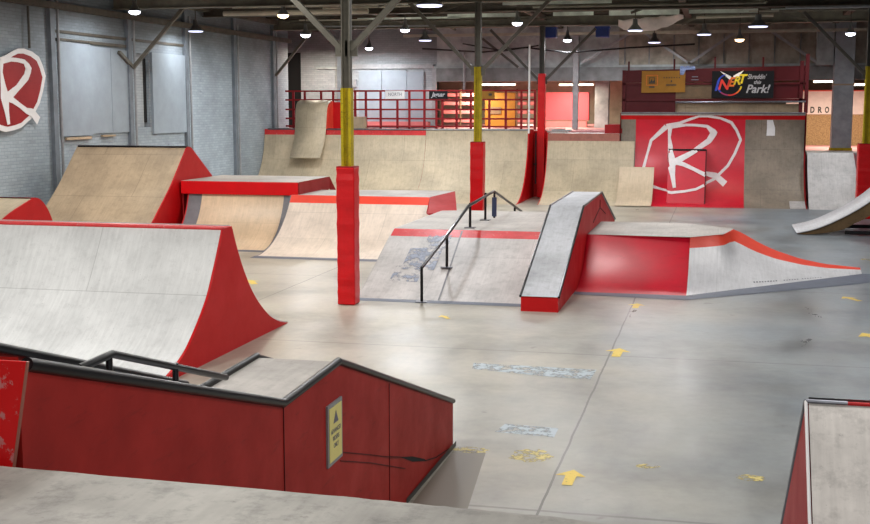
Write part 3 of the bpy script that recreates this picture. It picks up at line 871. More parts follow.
yq = lambda z: yat(z, .008)
o = MB().grid([[(1.47, yq(2.25), 2.25), (1.74, yq(2.25), 2.25)], [(1.48, yq(2.5), 2.5), (1.74, yq(2.5), 2.5)], [(1.47, yq(2.77), 2.77), (1.66, yq(2.77), 2.77)]]).build('paper_sheet', M['white'], t)

# red fence tower above
t = thing('fence_tower', 'dark red slatted fence on the deck above the big red logo wall', 'fence', (-.3, 42.1, 3.0))
FY = 42.1
for x, zt in ((-3.3, 4.45), (2.55, 4.72), (2.72, 4.95)):
    boxo('post', (x-.06, FY-.06, 3.0), (x+.06, FY+.06, zt), M['red_fence'], t)
for x, zt in ((-3.15, 4.75), (-1.62, 4.82), (-.27, 4.88), (1.3, 4.86)):
    boxo('thin_post', (x-.03, FY+.02, 4.3), (x+.03, FY+.08, zt), M['red_fence'], t)
m = MB(); m.prism([(-3.35, FY-.03, 4.02), (2.72, FY-.03, 4.08), (2.72, FY-.03, 4.56), (-3.35, FY-.03, 4.44)], (0, .05, 0)); m.build('top_board', M['red_fence'], t)
for z in (3.44, 3.98):
    boxo('rail', (-3.35, FY-.06, z-.035), (2.7, FY, z+.035), M['red_fence'], t)
boxo('red_sheet', (-3.3, FY, 3.0), (-1.55, FY+.03, 4.0), M['red_fence'], t)
boxo('plywood_sheet', (-1.55, FY, 3.48), (-.35, FY+.03, 3.96), M['brownbox'], t)
boxo('dark_sheet', (-.35, FY, 3.48), (2.5, FY+.03, 4.0), M['red_fence'], t)
boxo('low_sheet', (-1.5, FY+.3, 3.0), (2.6, FY+.34, 3.3), M['wood_tan'], t)
MB().tube([(-1.55, FY-.1, 3.36), (2.7, FY-.1, 3.38)], .03, 8).build('steel_pipe', M['steel'], t)
for z in (3.06, 3.2): pass
# banners
t = thing('banner', 'mustard yellow banner hung on the dark red fence', 'banner', (-2, FY-.08, 4.05))
m = MB(); P = []
for i in range(9):
    x = -2.7+1.46*i/8
    P.append([(x, FY-.09-.015*math.sin(i*1.3), 3.68+.02*i/8), (x, FY-.09, 4.42-.0*i)])
m.grid(P); m.build('cloth', M['banner_y'], t)
def frame(x0, x1, z0, z1, y, w, mat, parent, name='printed_frame'):
    m = MB(); m.box((x0,y,z0),(x1,y+.004,z0+w)); m.box((x0,y,z1-w),(x1,y+.004,z1)); m.box((x0,y,z0),(x0+w,y+.004,z1)); m.box((x1-w,y,z0),(x1,y+.004,z1))
    return m.build(name, mat, parent)
frame(-2.54, -2.16, 3.93, 4.28, FY-.12, .015, M['i_or'], t)
frame(-2.45, -2.25, 3.99, 4.2, FY-.12, .02, M['ink'], t)
m = MB(); m.prism([(-2.43, FY-.12, 4.02), (-2.35, FY-.12, 4.16), (-2.33, FY-.12, 4.06), (-2.27, FY-.12, 4.12), (-2.27, FY-.12, 4.02)], (0, .004, 0)); m.build('printed_emblem', M['ink'], t)
m = MB(); m.box((-2.44, FY-.12, 3.85), (-2.26, FY-.116, 3.9)); m.build('printed_caption', M['ink'], t)
m = MB()
for i in range(7): m.box((-1.96+i*.085, FY-.12, 4.17), (-1.93+i*.085, FY-.116, 4.21))
m.box((-1.72, FY-.12, 4.04), (-1.68, FY-.116, 4.1))
for i in range(9): m.box((-1.87+i*.038, FY-.12, 3.92), (-1.84+i*.038, FY-.116, 3.965))
m.build('printed_lines', M['ink'], t)
t = thing('banner', 'black banner with rainbow lettering and white script on the fence tower', 'banner', (.66, FY-.08, 4))
bx0, bx1, bz0, bz1 = -.36, 1.66, 3.5, 4.4
boxo('cloth', (bx0, FY-.1, bz0), (bx1, FY-.08, bz1), M['blackc'], t)
by = FY-.106
# two white wings forming the V
for pts in ([(-.1,4.4),(.26,4.22),(.33,4.12),(.22,4.11),(.08,4.24)], [(.68,4.42),(.5,4.33),(.34,4.24),(.34,4.12),(.48,4.16)]):
    MB().prism([(x, by, z) for x, z in pts], (0, .004, 0)).build('white_wing', M['white'], t)
for ch, x, z, s_, mt in (('I', -.22, 3.9, .5, 'i_blue'), ('N', .02, 3.93, .48, 'i_red'), ('E', .27, 4.02, .42, 'i_or'), ('R', .45, 4.07, .38, 'i_yel'), ('T', .61, 4.12, .42, 'i_yel')):
    text('letter', ch, s_, (x, by, z), FRONT, M[mt], t, .25, .012)
def arcband(cx, cz, r, a0, a1, w, y, mat, parent):
    m = MB(); P = []
    for i in range(15):
        a = math.radians(a0+(a1-a0)*i/14); P.append([(cx+r*math.cos(a), y, cz+r*math.sin(a)*.9), (cx+(r-w)*math.cos(a), y, cz+(r-w)*math.sin(a)*.9)])
    return m.grid(P).build('ring_segment', mat, parent)
for a0, a1, mt in ((110, 180, 'i_blue'), (180, 225, 'i_blue'), (225, 265, 'i_pur'), (265, 305, 'i_red'), (305, 330, 'i_or'), (330, 350, 'i_yel')):
    arcband(.22, 3.95, .42, a0, a1, .05, by, M[mt], t)
text('lettering', "Shreddin'", .22, (1.1, by, 4.2), FRONT, M['script'], t, .3, .004, .62)
text('lettering', 'this', .17, (1.12, by, 4.02), FRONT, M['script'], t, .3, .004, .24)
text('lettering', 'Park!', .38, (1.13, by, 3.79), FRONT, M['script'], t, .3, .008, .78)
# cloth draped on the fence
m = MB(); P = []
for i in range(9):
    x = -1.42+.5*i/8
    P.append([(x, FY-.12, 4.5-.22*(1 if i < 3 else .25)), (x, FY-.13, 4.5), (x, FY-.02, 4.57+.02*math.sin(i*2)), (x, FY+.08, 4.48)])
o = m.grid(P).build('draped_cloth', M['lb'], smooth=True); tag(o, 'crumpled blue and white cloth draped over the fence top', 'cloth')
o.modifiers.new('th', 'SOLIDIFY').thickness = .02
m = MB(); m.box((-1.02, FY-.065, 4.2), (-.82, FY-.06, 4.23)); m.box((-1.04, FY-.065, 4.1), (-.8, FY-.06, 4.13))
o = m.build('small_label', M['inkgrey']); tag(o, 'tiny pale label on the fence board between the two banners', 'label')

# --- pale bank on the right
t = thing('pale_bank', 'pale grey bank ramp at the right of the red logo wall', 'ramp', (3.5, 40.4, 0))
pb = arc(39.45, 41.3, 1.72, 14); pb = catmull([(39.4, 0), (39.75, .2), (40.2, .62), (40.8, 1.2), (41.2, 1.72)])
m = MB(); P = []; U = []; s = 0
for i, (yy, z) in enumerate(pb):
    if i: s += math.hypot(yy-pb[i-1][0], z-pb[i-1][1])
    xr = 4.42-.22*z/1.7
    P.append([(2.76, yy, z), (3.6, yy, z), (xr, yy, z)]); U.append([(2.76, s), (3.6, s), (xr, s)])
m.grid(P, U); o = m.build('riding_surface', M['wood_grey'], t, smooth=True)
side('side_panel', pb, 4.2, .03, M['red_dark'], t)
boxo('deck', (2.76, 41.2, 1.64), (4.3, 42.9, 1.72), M['deck_grey'], t)
# --- kicker at the right edge
t = thing('curved_kicker', 'curved kicker ramp with thick plywood edge at the right border', 'ramp', (3.4, 32, 0))
kt = catmull([(1.93, .03), (2.3, .12), (2.66, .26), (3.2, .55), (3.68, .88), (4.2, 1.35)])
kb = catmull([(2.1, .0), (2.45, .03), (2.98, .13), (3.3, .3), (3.68, .52), (4.2, .98)])
m = MB(); n = len(kt)
for y in (31.5, 31.53):
    for i in range(n-1):
        m.poly([(kb[i][0], y, kb[i][1]), (kb[i+1][0], y, kb[i+1][1]), (kt[i+1][0], y, kt[i+1][1]-.01), (kt[i][0], y, kt[i][1]-.01)])
m.build('side_rib', M['side_brown'], t)
m = MB()
for i in range(n-1):
    a, b = kt[i], kt[i+1]
    m.poly([(a[0], 31.45, a[1]), (b[0], 31.45, b[1]), (b[0], 33.6, b[1]), (a[0], 33.6, a[1])], [(a[0], 0), (b[0], 0), (b[0], 2.1), (a[0], 2.1)])
o = m.build('riding_surface', M['wood_bright'], t, smooth=True); o.modifiers.new('th', 'SOLIDIFY').thickness = .025
boxo('base_frame', (3.1, 31.6, .02), (4.6, 31.66, .12), M['black'], t)
boxo('base_frame', (3.0, 33.3, .02), (4.6, 33.36, .12), M['black'], t)
boxo('prop', (4.15, 31.6, 0), (4.22, 33.5, 1.2), M['side_brown'], t)

# ================================================================== BACK AREA OBJECTS
t = thing('deck_railing', 'red tubular railing along the deck over the back quarter pipes', 'railing', (-10.8, 41.95, 2.4))
ry = 42.5
xs = [(-15.28+(p-293)*.03686)*1.013 for p in (293, 305, 322, 334.5, 346, 357, 368, 383, 400, 412, 427, 439, 445, 459, 473, 491, 507, 522, 535)]
for i, x in enumerate(xs):
    boxo('post', (x-.04, ry-.03, 2.4), (x+.04, ry+.03, 3.78), M['red_rail'], t)
for z in (2.5, 2.78, 3.11, 3.46, 3.78):
    boxo('rail', (xs[0]-.3, ry-.055, z-.03), (xs[-1]+.04, ry-.03, z+.03), M['red_rail'], t)
t = thing('rail_sign', 'small white sign on the deck railing', 'sign', (-11.55, ry-.07, 3.6)); boxo('board', (-11.92, ry-.085, 3.49), (-11.2, ry-.06, 3.79), M['white'], t)
text('lettering', 'NORTH', .17, (-11.55, ry-.09, 3.65), FRONT, M['inkgrey'], t, 0, 0, .5)
t = thing('rail_sign', 'small black sign with white script on the deck railing', 'sign', (-9.93, ry-.07, 3.6)); boxo('board', (-10.28, ry-.085, 3.49), (-9.6, ry-.06, 3.77), M['blackc'], t)
text('lettering', 'Jaguar', .22, (-9.95, ry-.09, 3.64), FRONT, M['script'], t, .35, .004, .52)
t = thing('rail_sign', 'small yellow sign on the deck railing behind the yellow column', 'sign', (-8.2, ry-.07, 3.6)); boxo('board', (-8.58, ry-.085, 3.49), (-7.88, ry-.06, 3.76), M['banner_y'], t)
m = MB(); m.box((-8.1, ry-.09, 3.6), (-7.98, ry-.086, 3.68)); m.build('printed_mark', M['ink'], t)
# pink slatted racks, pallets and block beyond the opening
def rack(x0, x1, y, label, mat='pink'):
    t = thing('slatted_rack', label, 'rack', ((x0+x1)/2, y, 2.36))
    for k in range(4): boxo('shelf', (x0, y, 2.56+k*.36), (x1, y+.5, 2.7+k*.36), M[mat], t)
    for x in (x0, (x0+x1)/2, x1-.06): boxo('upright', (x, y-.03, 2.36), (x+.06, y+.03, 3.95), M['brownbox'], t)
rack(-11.6, -9.95, 50, 'pink slatted rack behind the railing, left of the yellow one')
rack(-8.4, -7.5, 50.2, 'pink slatted rack behind the railing, beside the big pink block')
t = thing('yellow_cabinet', 'ochre panel cabinet behind the railing between the pink racks', 'cabinet', (-9.2, 50.5, 2.36))
boxo('body', (-9.8, 50.5, 2.36), (-8.5, 51, 3.8), M['banner_y'], t); boxo('shelf_gap', (-9.6, 50.46, 2.9), (-9.1, 50.5, 3.2), M['brownbox'], t)
t = thing('pink_block', 'big coral pink panel block beyond the red wrapped column', 'panel', (-6.3, 50, 2.36))
boxo('upper_panel', (-7.3, 50, 2.66), (-5.35, 50.4, 3.8), M['coral_pink'], t); boxo('plinth', (-7.3, 49.95, 2.36), (-5.42, 50.3, 2.62), M['pink'], t)
t = thing('plank_pile', 'low pile of pale planks on the deck beside the red wrapped column', 'planks', (-5.4, 41.9, 2.3))
for k, (a, b, z) in enumerate(((-5.9, -5.2, 2.32), (-5.75, -5.1, 2.37), (-5.85, -5.3, 2.42))): boxo('plank', (a, 41.8+k*.05, z), (b, 42.2, z+.04), M['deck_grey' if k != 1 else 'column_pale'], t)
# strand board wall and letters banner on the right
struct(boxo('wall_strand_board', (2.6, 52.6, 1.62), (7.6, 52.7, 2.9), M['osb']))
t = thing('wall_banner', 'white banner with dark spaced letters above the strand board', 'banner', (4.2, 52.5, 3.3))
boxo('cloth', (2.6, 52.56, 2.9), (7.6, 52.6, 3.85), M['cream'], t)
for k, ch in enumerate('DRO'): text('letter', ch, .34, (3.66+k*.29, 52.55, 3.07), FRONT, M['ink'], t, 0, .012, .17)
boxo('red_edge', (2.6, 52.54, 3.85), (7.6, 52.6, 3.89), M['red_coral'], t)
o = boxo('bright_panel', (6.0, 52.3, 1.62), (6.6, 52.4, 3.9), M['red_coral']); tag(o, 'bright red panel behind the right yellow column', 'panel')

# ================================================================== FUNBOX
FX0, FX1 = -5.89, -3.03
t = thing('funbox', 'central funbox bank of grey plywood with a faded red stripe along its deck edge', 'ramp', (-4.5, 21, 0))
FH = .95
pf = catmull([(19.12, 0), (19.5, .12), (20.2, .4), (20.9, .69), (21.55, FH)])
lo, hi = split(pf, .84)
sheet('bank_surface', lo, FX0, FX1, M['wood_grey'], t)
sheet('red_stripe', hi, FX0, FX1, M['red_stripe'], t)
sheet('deck', [(21.55, FH), (25.75, FH)], FX0, FX1, M['deck_grey'], t, .02)
side('side_panel', pf+[(25.75, FH)], FX0-.02, .02, M['wood_grey'], t)
boxo('back_panel', (FX0, 25.74, 0), (FX1, 25.77, FH-.02), M['wood_grey'], t)
sheet('base_plate', [(18.92, .003), (19.14, .014)], FX0-.02, FX1, M['plate'], t, .01)
# darker scuffed track under the handrail
def zf(y):
    for a, b in zip(pf, pf[1:]):
        if a[0] <= y <= b[0]: return a[1]+(y-a[0])/(b[0]-a[0])*(b[1]-a[1])
    return 0 if y < pf[0][0] else FH

# crease between the two sheets and bluish smears beside the handrail
m = MB(); ys = [19.15, 19.5, 20, 20.5, 21, 21.5]
m.grid([[(-4.5-.02*k, y, zf(y)+.006), (-4.47-.02*k, y, zf(y)+.006)] for k, y in enumerate(ys)]); m.build('sheet_crease', M['edge_grey'], t)
for cx, cy, rx, ry_ in ((-5.1, 20.5, .3, .35), (-4.95, 21.1, .22, .25), (-5.25, 20.0, .25, .25)):
    P = []
    for j in range(5): P.append([(cx-rx+2*rx*i/6, cy-ry_+2*ry_*j/4, zf(cy-ry_+2*ry_*j/4)+.008) for i in range(7)])
    MB().grid(P).build('smear', M['smear'], t)

# --- handrail
def rail_xy(y): return -4.74+(y-19.03)*.035 if y < 23 else -4.6
t = thing('handrail', 'black steel handrail running up the central funbox bank', 'handrail', (-4.6, 21, 0))
R = [(-4.74, 19.03, .0), (-4.74, 19.03, .57), (-4.6, 20.25, .97), (-4.47, 21.5, 1.40), (-4.47, 24.05, 1.5), (-4.5, 27.68, .79)]
MB().tube(R[1:], .028, 10).build('top_tube', M['black'], t, smooth=True)
for (x, y, zt) in ((-4.74, 19.03, .57), (-4.59, 20.25, .97), (-4.53, 21.95, 1.42), (-4.55, 23.55, 1.5), (-4.5, 26.8, .96)):
    zb = zf(y) if y < 25.7 else 0
    MB().tube([(x, y, zb), (x, y, zt)], .025, 10).build('post', M['black'], t, smooth=True)
    MB().box((x-.1, y-.08, zb), (x+.1, y+.08, zb+.015)).build('foot_plate', M['steel'], t)
MB().tube([(-4.47, 24.1, FH), (-4.47, 24.1, 1.48)], .022, 10).build('post', M['black'], t)
MB().tube([(-4.47, 24.1, FH+.03), (-4.47, 24.1, FH+.42)], .05, 10).build('tape_wrap', M['navy'], t)

# --- hubba ledge
HX0, HX1 = -3.01, -2.4
hp = [(18.52, .24), (21.85, 1.41), (25.3, 1.43), (28.7, .56)]
t = thing('hubba_ledge', 'long grey topped ledge with red sides and dark steel edges on the funbox', 'ledge', (-2.7, 22, 0))
sheet('top_surface', hp, HX0, HX1, M['wood_lilac'], t, .03)
m = MB(); m.prism([(HX0+.01, y, z-.02) for y, z in hp]+[(HX0+.01, 28.7, 0), (HX0+.01, 18.52, 0)], (HX1-HX0-.02, 0, 0)); m.build('red_body', M['red_side'], t)
for x in (HX0, HX1):
    MB().tube([(x, y, z) for y, z in hp], .02, 8).build('steel_edge', M['black'], t)
for a, b in (((23.6, .95), (24.9, 1.14)), ((24.9, 1.14), (24.9, 1.3)), ((24.9, 1.14), (26.2, .9))):
    MB().bar((HX1+.005,)+a, (HX1+.005,)+b, .012, .012).build('panel_seam', M['red_fence'], t)

# --- red quarter and pyramid corner
t = thing('pyramid_ramp', 'low pyramid ramp with a glossy red front bank and a bright grey corner face', 'ramp', (-.5, 22.5, 0))
PH = .82
pq = arc(20.66, 22.55, PH, 16)
sheet('red_bank', pq, HX1, -.5, M['red_gloss'], t)
# deck
dk = [(HX1, 22.55, PH), (-.5, 22.48, PH), (.1, 23.14, PH), (.3, 24.25, PH), (-.6, 25.2, PH), (HX1, 25.2, PH)]
m = MB(); m.poly(dk); m.build('deck', M['deck_grey'], t)
# corner face: ruled between base diagonal and upper edge
A = Vector((-.5, 20.62, .004)); B = Vector((2.72, 24.2, .004))
Q = [((-.5, 22.5, PH), 0), ((.1, 23.15, PH), .2), ((.3, 24.25, PH), .3), ((.52, 24.25, .71), .36), ((.78, 24.25, .56), .43), ((1.09, 24.25, .42), .52), ((1.57, 24.25, .265), .68), ((2.04, 24.25, .175), .82), ((2.69, 24.28, .12), 1)]
def qat(tt):
    for (a, ta), (b, tb) in zip(Q, Q[1:]):
        if ta <= tt <= tb:
            f = (tt-ta)/(tb-ta); return Vector(a).lerp(Vector(b), f)
    return Vector(Q[-1][0])
def cpt(tt, s_):
    p = A.lerp(B, tt); q = qat(tt); r = p.lerp(q, s_)
    # match the red bank's arc where they join
    L = (22.5-20.62); R_ = (L*L+PH*PH)/(2*PH); d = s_*L
    g = (R_-math.sqrt(R_*R_-d*d))/PH
    w_ = min(1, tt/.3)*.85
    r.z = .004+(q.z-.004)*(g*(1-w_)+s_*w_)
    return tuple(r)
NT_ = 24
def patch(s0, s1, ns, name, mat, lift=0):
    m = MB(); P = []; U = []
    for i in range(NT_+1):
        tt = i/NT_; row = []; ur = []
        for j in range(ns+1):
            sb = .9-.06*min(1, tt/.25) if tt < .25 else (.84-.08*(tt-.25)/.11 if tt < .36 else .76-.06*(tt-.36)/.64)
            lo_, hi_ = (0, sb) if s0 == 0 else (sb, 1)
            s_ = lo_+(hi_-lo_)*j/ns
            c = cpt(tt, s_); row.append((c[0], c[1], c[2]+lift)); ur.append((c[0], c[1]))
        P.append(row); U.append(ur)
    return m.grid(P, U).build(name, mat, t, smooth=True)
patch(0, .84, 8, 'corner_face', M['wood_bright'])
patch(.84, 1, 3, 'red_border', M['red_coral'])
# back skirt under the border edge
m = MB()
for i in range(NT_):
    a = cpt(i/NT_, 1); b = cpt((i+1)/NT_, 1)
    if i/NT_ >= .3: m.poly([a, b, (b[0], b[1]+.02, 0), (a[0], a[1]+.02, 0)])
m.poly([dk[3], dk[4], (-.6, 25.2, 0), (.3, 24.25, 0)]); m.poly([dk[4], dk[5], (HX1, 25.2, 0), (-.6, 25.2, 0)])
m.build('skirt', M['red_side'], t)
m = MB(); dv = Vector((B-A)).normalized(); nv = Vector((dv.y, -dv.x, 0))*.26
m.poly([(HX1, 20.4, .006), (-.5, 20.2, .006), (-.5, 20.66, .012), (HX1, 20.66, .012)])
m.poly([(-.5, 20.2, .006), (2.45, 22.75, .006), (3.3, 23.6, .006), (3.1, 24.3, .006), (B.x, B.y, .01), (-.5, 20.66, .012)])
m.build('base_plate', M['plate'], t)
# worn stencil marks along the foot of the corner face
m = MB(); rnd = random.Random(3)
for i in range(26):
    tt = .36+.4*i/26
    if i in (9, 10, 17): continue
    c = cpt(tt, .09); d = cpt(tt+.009, .09); e = cpt(tt+.009, .09+.03*rnd.uniform(.6, 1.1)); f = cpt(tt, .09+.03*rnd.uniform(.6, 1.1))
    m.poly([(p[0], p[1], p[2]+.004) for p in (c, d, e, f)])
m.build('worn_stencil', M['inkgrey'], t)

# ================================================================== FOREGROUND LEDGE BOX
t = thing('bump_ledge', 'big red ledge box with black pipe edges in the foreground', 'ledge', (-2.7, 7, 0))
lp = [(3.72, 2.3), (6.34, 1.515), (7.38, 1.54), (10.86, .43)]
LX0, LX1 = -2.98, -2.4
body = [(LX1, 3.72, 0), (LX1, 10.8, 0), (LX1, 10.86, .41)]+[(LX1, y, z-.02) for y, z in lp[::-1][1:]]
m = MB(); N = len(body)
# side faces strip wise
for x in (LX0, LX1):
    for (a, b) in zip(lp, lp[1:]):
        m.poly([(x, a[0], 0), (x, b[0], 0), (x, b[0], b[1]-.01), (x, a[0], a[1]-.01)])
m.poly([(LX0, 3.72, 0), (LX1, 3.72, 0), (LX1, 3.72, 2.32), (LX0, 3.72, 2.32)])
m.poly([(LX0, 10.86, 0), (LX1, 10.86, 0), (LX1, 10.86, .42), (LX0, 10.86, .42)])
m.build('red_body', M['red_ledge'], t)
sheet('top_surface', lp[:2], LX0, LX1, M['wood_lilac'], t, .01)
sheet('flat_top', lp[1:3], LX0, LX1, M['deck_grey'], t, .01)
sheet('down_surface', lp[2:], LX0, LX1, M['wood_lilac'], t, .01)
MB().tube([(LX1, 3.77, 2.285), (LX1, 6.34, 1.515), (LX1, 7.38, 1.545)], .026, 14).build('pipe_edge', M['black'], t, smooth=True)
MB().tube([(LX1, 7.38, 1.545), (LX1, 10.86, .435)], .024, 12).build('pipe_edge', M['black'], t, smooth=True)
MB().tube([(LX0, 6.5, 1.53), (LX0, 7.4, 1.545)], .025, 12).build('pipe_edge', M['black'], t, smooth=True)
MB().tube([(LX0, 7.4, 1.545), (LX0, 10.86, .43)], .02, 12).build('pipe_edge', M['black'], t, smooth=True)
MB().tube([(LX0, 3.9, 2.362), (LX0, 6.3, 1.605)], .022, 12).build('far_pipe', M['black'], t, smooth=True)
m = MB(); m.poly([(LX0-.02, 3.9, 2.0), (LX0-.02, 6.3, 1.3), (LX0-.02, 6.3, 1.62), (LX0-.02, 3.9, 2.38)]); m.build('far_panel', M['red_ledge'], t)
# panel seams and the split in the plywood
e = LX1+.003
for a, b, h in (((6.34, .02), (6.34, 1.5), .006), ((8.6, .02), (8.6, 1.12), .006), ((7.38, .87), (8.08, .65), .006), ((8.08, .65), (9.07, .31), .006), ((7.38, .93), (8.08, .71), .006)):
    MB().bar((e,)+a, (e,)+b, .004, h).build('panel_seam', M['red_fence'], t)
m = MB(); e = LX1+.004
for a, b, w_ in (((8.08,.71),(8.48,.58),.006),((8.48,.58),(8.92,.45),.016),((9.74,.18),(10.16,.09),.012),((10.16,.09),(10.69,.02),.006)): m.bar((e,)+a, (e,)+b, w_, .004)
m.poly([(e, 8.9, .455), (e, 9.3, .3), (e, 9.76, .17), (e, 9.72, .2), (e, 9.3, .345)]); m.build('split', M['black_matte'], t)
m = MB(); m.poly([(LX1+.004, 9.1, .0), (LX1+.03, 10.86, 0), (LX1+.03, 10.86, .05), (LX1+.004, 9.1, .05)]); m.build('base_strip', M['black'], t)
# padded end
t = thing('worn_red_padding', 'worn bright red padding on the near end of the big red ledge box', 'padding', (-2.7, 3.66, 1.9))
MB().prism([(-2.98, 3.695, 1.9), (-2.43, 3.695, 1.9), (-2.352, 3.695, 2.312), (-2.98, 3.695, 2.312)], (0, .012, 0)).build('pad', M['red_pad_worn'], t, bevel=.003)
MB().bar((-2.428, 3.7, 1.9), (-2.35, 3.7, 2.312), .006, .012).build('pad_edge', M['red_brown'], t)
# pipe rail on the box
t = thing('grind_rail', 'black grind rail with two posts beside the big red ledge box', 'rail', (-2.85, 5.8, 1.6))
gx = -2.86
MB().tube([(gx, 4.92, 2.0), (gx, 5.23, 2.005), (gx, 6.6, 1.585)], .02, 12).build('tube', M['black'], t, smooth=True)
for y, z in ((5.2, 2.0), (5.92, 1.815)):
    MB().tube([(gx, y, 2.33-(y-3.72)*.311), (gx, y, z)], .017, 10).build('post', M['black'], t, smooth=True)

# warning sign
t = thing('warning_sign', 'pale yellow framed warning sign on the big red ledge box', 'sign', (LX1, 7.28, 1.1))
e = LX1+.012
boxo('frame', (LX1, 7.1, .9), (LX1+.014, 7.4, 1.305), M['column_pale'], t)
boxo('panel', (LX1, 7.125, .925), (LX1+.018, 7.375, 1.28), M['sign_y'], t)
MB().prism([(LX1+.019, 7.2, 1.17), (LX1+.019, 7.3, 1.17), (LX1+.019, 7.25, 1.25)], (.001, 0, 0)).build('triangle', M['inkgrey'], t)
for k, (w_, z, s_) in enumerate((('ADVANCED', 1.12, .2), ('RIDERS', 1.07, .13), ('ONLY', 1.02, .1))):
    text('lettering', w_, .042, (LX1+.019, 7.25, z), RIGHT, M['inkgrey'], t, 0, .0005, s_, ext=.0005)

# ================================================================== FOREGROUND DECK + RIGHT LEDGE
t = thing('viewing_deck', 'weathered grey deck edge across the bottom of the view', 'deck', (-.8, 2, 0))
m = MB(); DZ = 1.95
edge = [(-2.9, 3.66), (-2.44, 3.65), (-1.31, 3.62), (-.91, 3.6), (-.67, 3.585), (-.45, 3.575), (-.26, 3.55), (-.05, 3.45), (.1, 3.3)]
rnd = random.Random(5); E2 = []
for a, b in zip(edge, edge[1:]):
    for k in range(8):
        f = k/8; E2.append((a[0]+(b[0]-a[0])*f, a[1]+(b[1]-a[1])*f+rnd.uniform(-.004, .004)))
E2.append(edge[-1])
P = []; U = []
for x, y in E2:
    P.append([(x, .9, DZ), (x, 2.4, DZ), (x, y-.05, DZ), (x, y-.012, DZ-.006), (x, y, DZ-.03), (x, y, DZ-.25), (x, y-.05, 0)])
    U.append([(x, .9), (x, 2.4), (x, y-.05), (x, y), (x, y+.05), (x, y+.3), (x, y+2)])
m.grid(P, U); m.build('deck_surface', M['fore'], t, smooth=True)
m = MB(); m.poly([(x, y, z-.0) for x, y, z in [(E2[0][0], .9, 0), (E2[0][0], 3.6, 0), (E2[0][0], 3.6, DZ-.03), (E2[0][0], .9, DZ-.01)]]); m.poly([(.1, .9, 0), (.1, 3.25, 0), (.1, 3.25, DZ-.03), (.1, .9, DZ-.01)]); m.build('side_panel', M['red_ledge'], t)

t = thing('peaked_ledge', 'peaked grey ledge with dark red side at the lower right corner', 'ledge', (1.2, 6.8, 0))
kp = [(4.95, 0.02), (6.12, 1.03), (6.79, 1.58), (8.85, .04)]
sheet('near_surface', kp[:3], .515, 2.6, M['fore_light'], t, .03)
sheet('far_surface', kp[2:], .515, 2.6, M['wood_grey'], t, -.03)
side('side_panel', [(4.95, .01), (6.79, 1.57), (8.85, .03)], .5, .015, M['red_dark'], t, drop=.0)
MB().tube([(.5, 6.79, 1.585), (.5, 8.85, .03)], .013, 8).build('steel_edge', M['steel'], t)
MB().tube([(.5, 6.79, 1.585), (.5, 4.95, .02)], .009, 8).build('worn_edge', M['white'], t)
MB().tube([(.5, 6.79, 1.585), (.72, 6.79, 1.585)], .012, 8).build('ridge_edge', M['steel'], t)
MB().tube([(.95, 6.79, 1.588), (2.6, 6.79, 1.588)], .014, 8).build('ridge_edge', M['black'], t)
MB().tube([(.66, 6.79, 1.583), (.88, 6.79, 1.583)], .011, 8).build('ridge_paint', M['red_side'], t)

# ================================================================== FLOOR MARKS
def arrow(x, y, s_, label, mat='arrow', ang=0, full=True):
    pts = [(-.05, -.3), (.07, -.3), (.08, .05), (.19, .04), (.02, .3), (-.17, .06), (-.05, .06)]
    m = MB(); c, n = math.cos(ang), math.sin(ang)
    P = [(x+s_*(a*c-b*n), y+s_*(a*n+b*c), .004) for a, b in pts]
    # body and head as two polygons
    m.poly([P[0], P[1], P[2], P[6]]); m.poly([P[5], P[6], P[2], P[3], P[4]])
    o = m.build('floor_arrow', M[mat]); tag(o, label, 'arrow')
arrow(-1.2, 10.12, .75, 'yellow arrow painted on the floor nearest the viewer')
arrow(-1.25, 15.62, .95, 'yellow floor arrow beside the long floor joint, second away from the viewer')
arrow(-1.27, 19.45, .8, 'small yellow floor arrow just in front of the red bank')
arrow(-4.05, 17.7, .55, 'small yellow floor arrow in front of the central funbox bank', ang=.6)
arrow(2.2, 21.0, .85, 'yellow floor arrow on the right in front of the pyramid corner', ang=.5)
arrow(3.1, 26.5, .9, 'faint yellow floor arrow behind the pyramid tip', 'arrow_faded', ang=.5)
arrow(2.15, 17.5, 1.1, 'yellow floor arrow cut by the right edge of the view', ang=.4)
arrow(-8.35, 20.5, 1.0, 'yellow floor arrow between spine ramp and peach quarter', ang=.6)
def blob(x, y, rx, ry_, label, mat, cat='floor mark', name='floor_mark', z=.003):
    m = MB(); P = []
    rr = random.Random(int((x+y)*100))
    for i in range(22):
        a = 2*PI*i/22; k = 1+rr.uniform(-.18, .18); P.append((x+rx*k*math.cos(a), y+ry_*k*math.sin(a), z))
    o = m.poly(P).build(name, M[mat]); tag(o, label, cat)
blob(-1.62, 10.7, .2, .22, 'rubbed yellow paint mark left of the nearest floor arrow', 'arrow_faded')
blob(.33, 10.47, .12, .1, 'small round yellow paint mark near the peaked ledge', 'arrow_faded')
blob(-.55, 10.6, .1, .07, 'faint yellow smudge right of the nearest floor arrow', 'arrow_faded')
blob(-2.2, 10.75, .16, .1, 'thin yellow smear at the end corner of the big red ledge box', 'arrow_faded')
m = MB().poly([(-2.95, 14.55, .003), (-1.4, 14.5, .003), (-1.42, 13.95, .003), (-2.0, 14.0, .003), (-2.9, 14.2, .003)]); tag(m.build('floor_patch', M['patch']), 'pale blue-grey patch on the floor left of the joint', 'floor patch')
m = MB().poly([(-2.05, 11.75, .003), (-1.5, 11.7, .003), (-1.5, 11.35, .003), (-2.1, 11.42, .003)]); tag(m.build('floor_patch', M['patch']), 'small pale floor patch close to the nearest arrow', 'floor patch')

m = MB().poly([(-2.36, 9.2, .002), (-2.36, 10.75, .002), (-2.05, 10.7, .002), (-1.85, 8.7, .002), (-2.3, 8.7, .002)]); tag(m.build('floor_patch', M['dark_patch']), 'darker square patch of floor beside the end of the big red ledge box', 'floor patch')

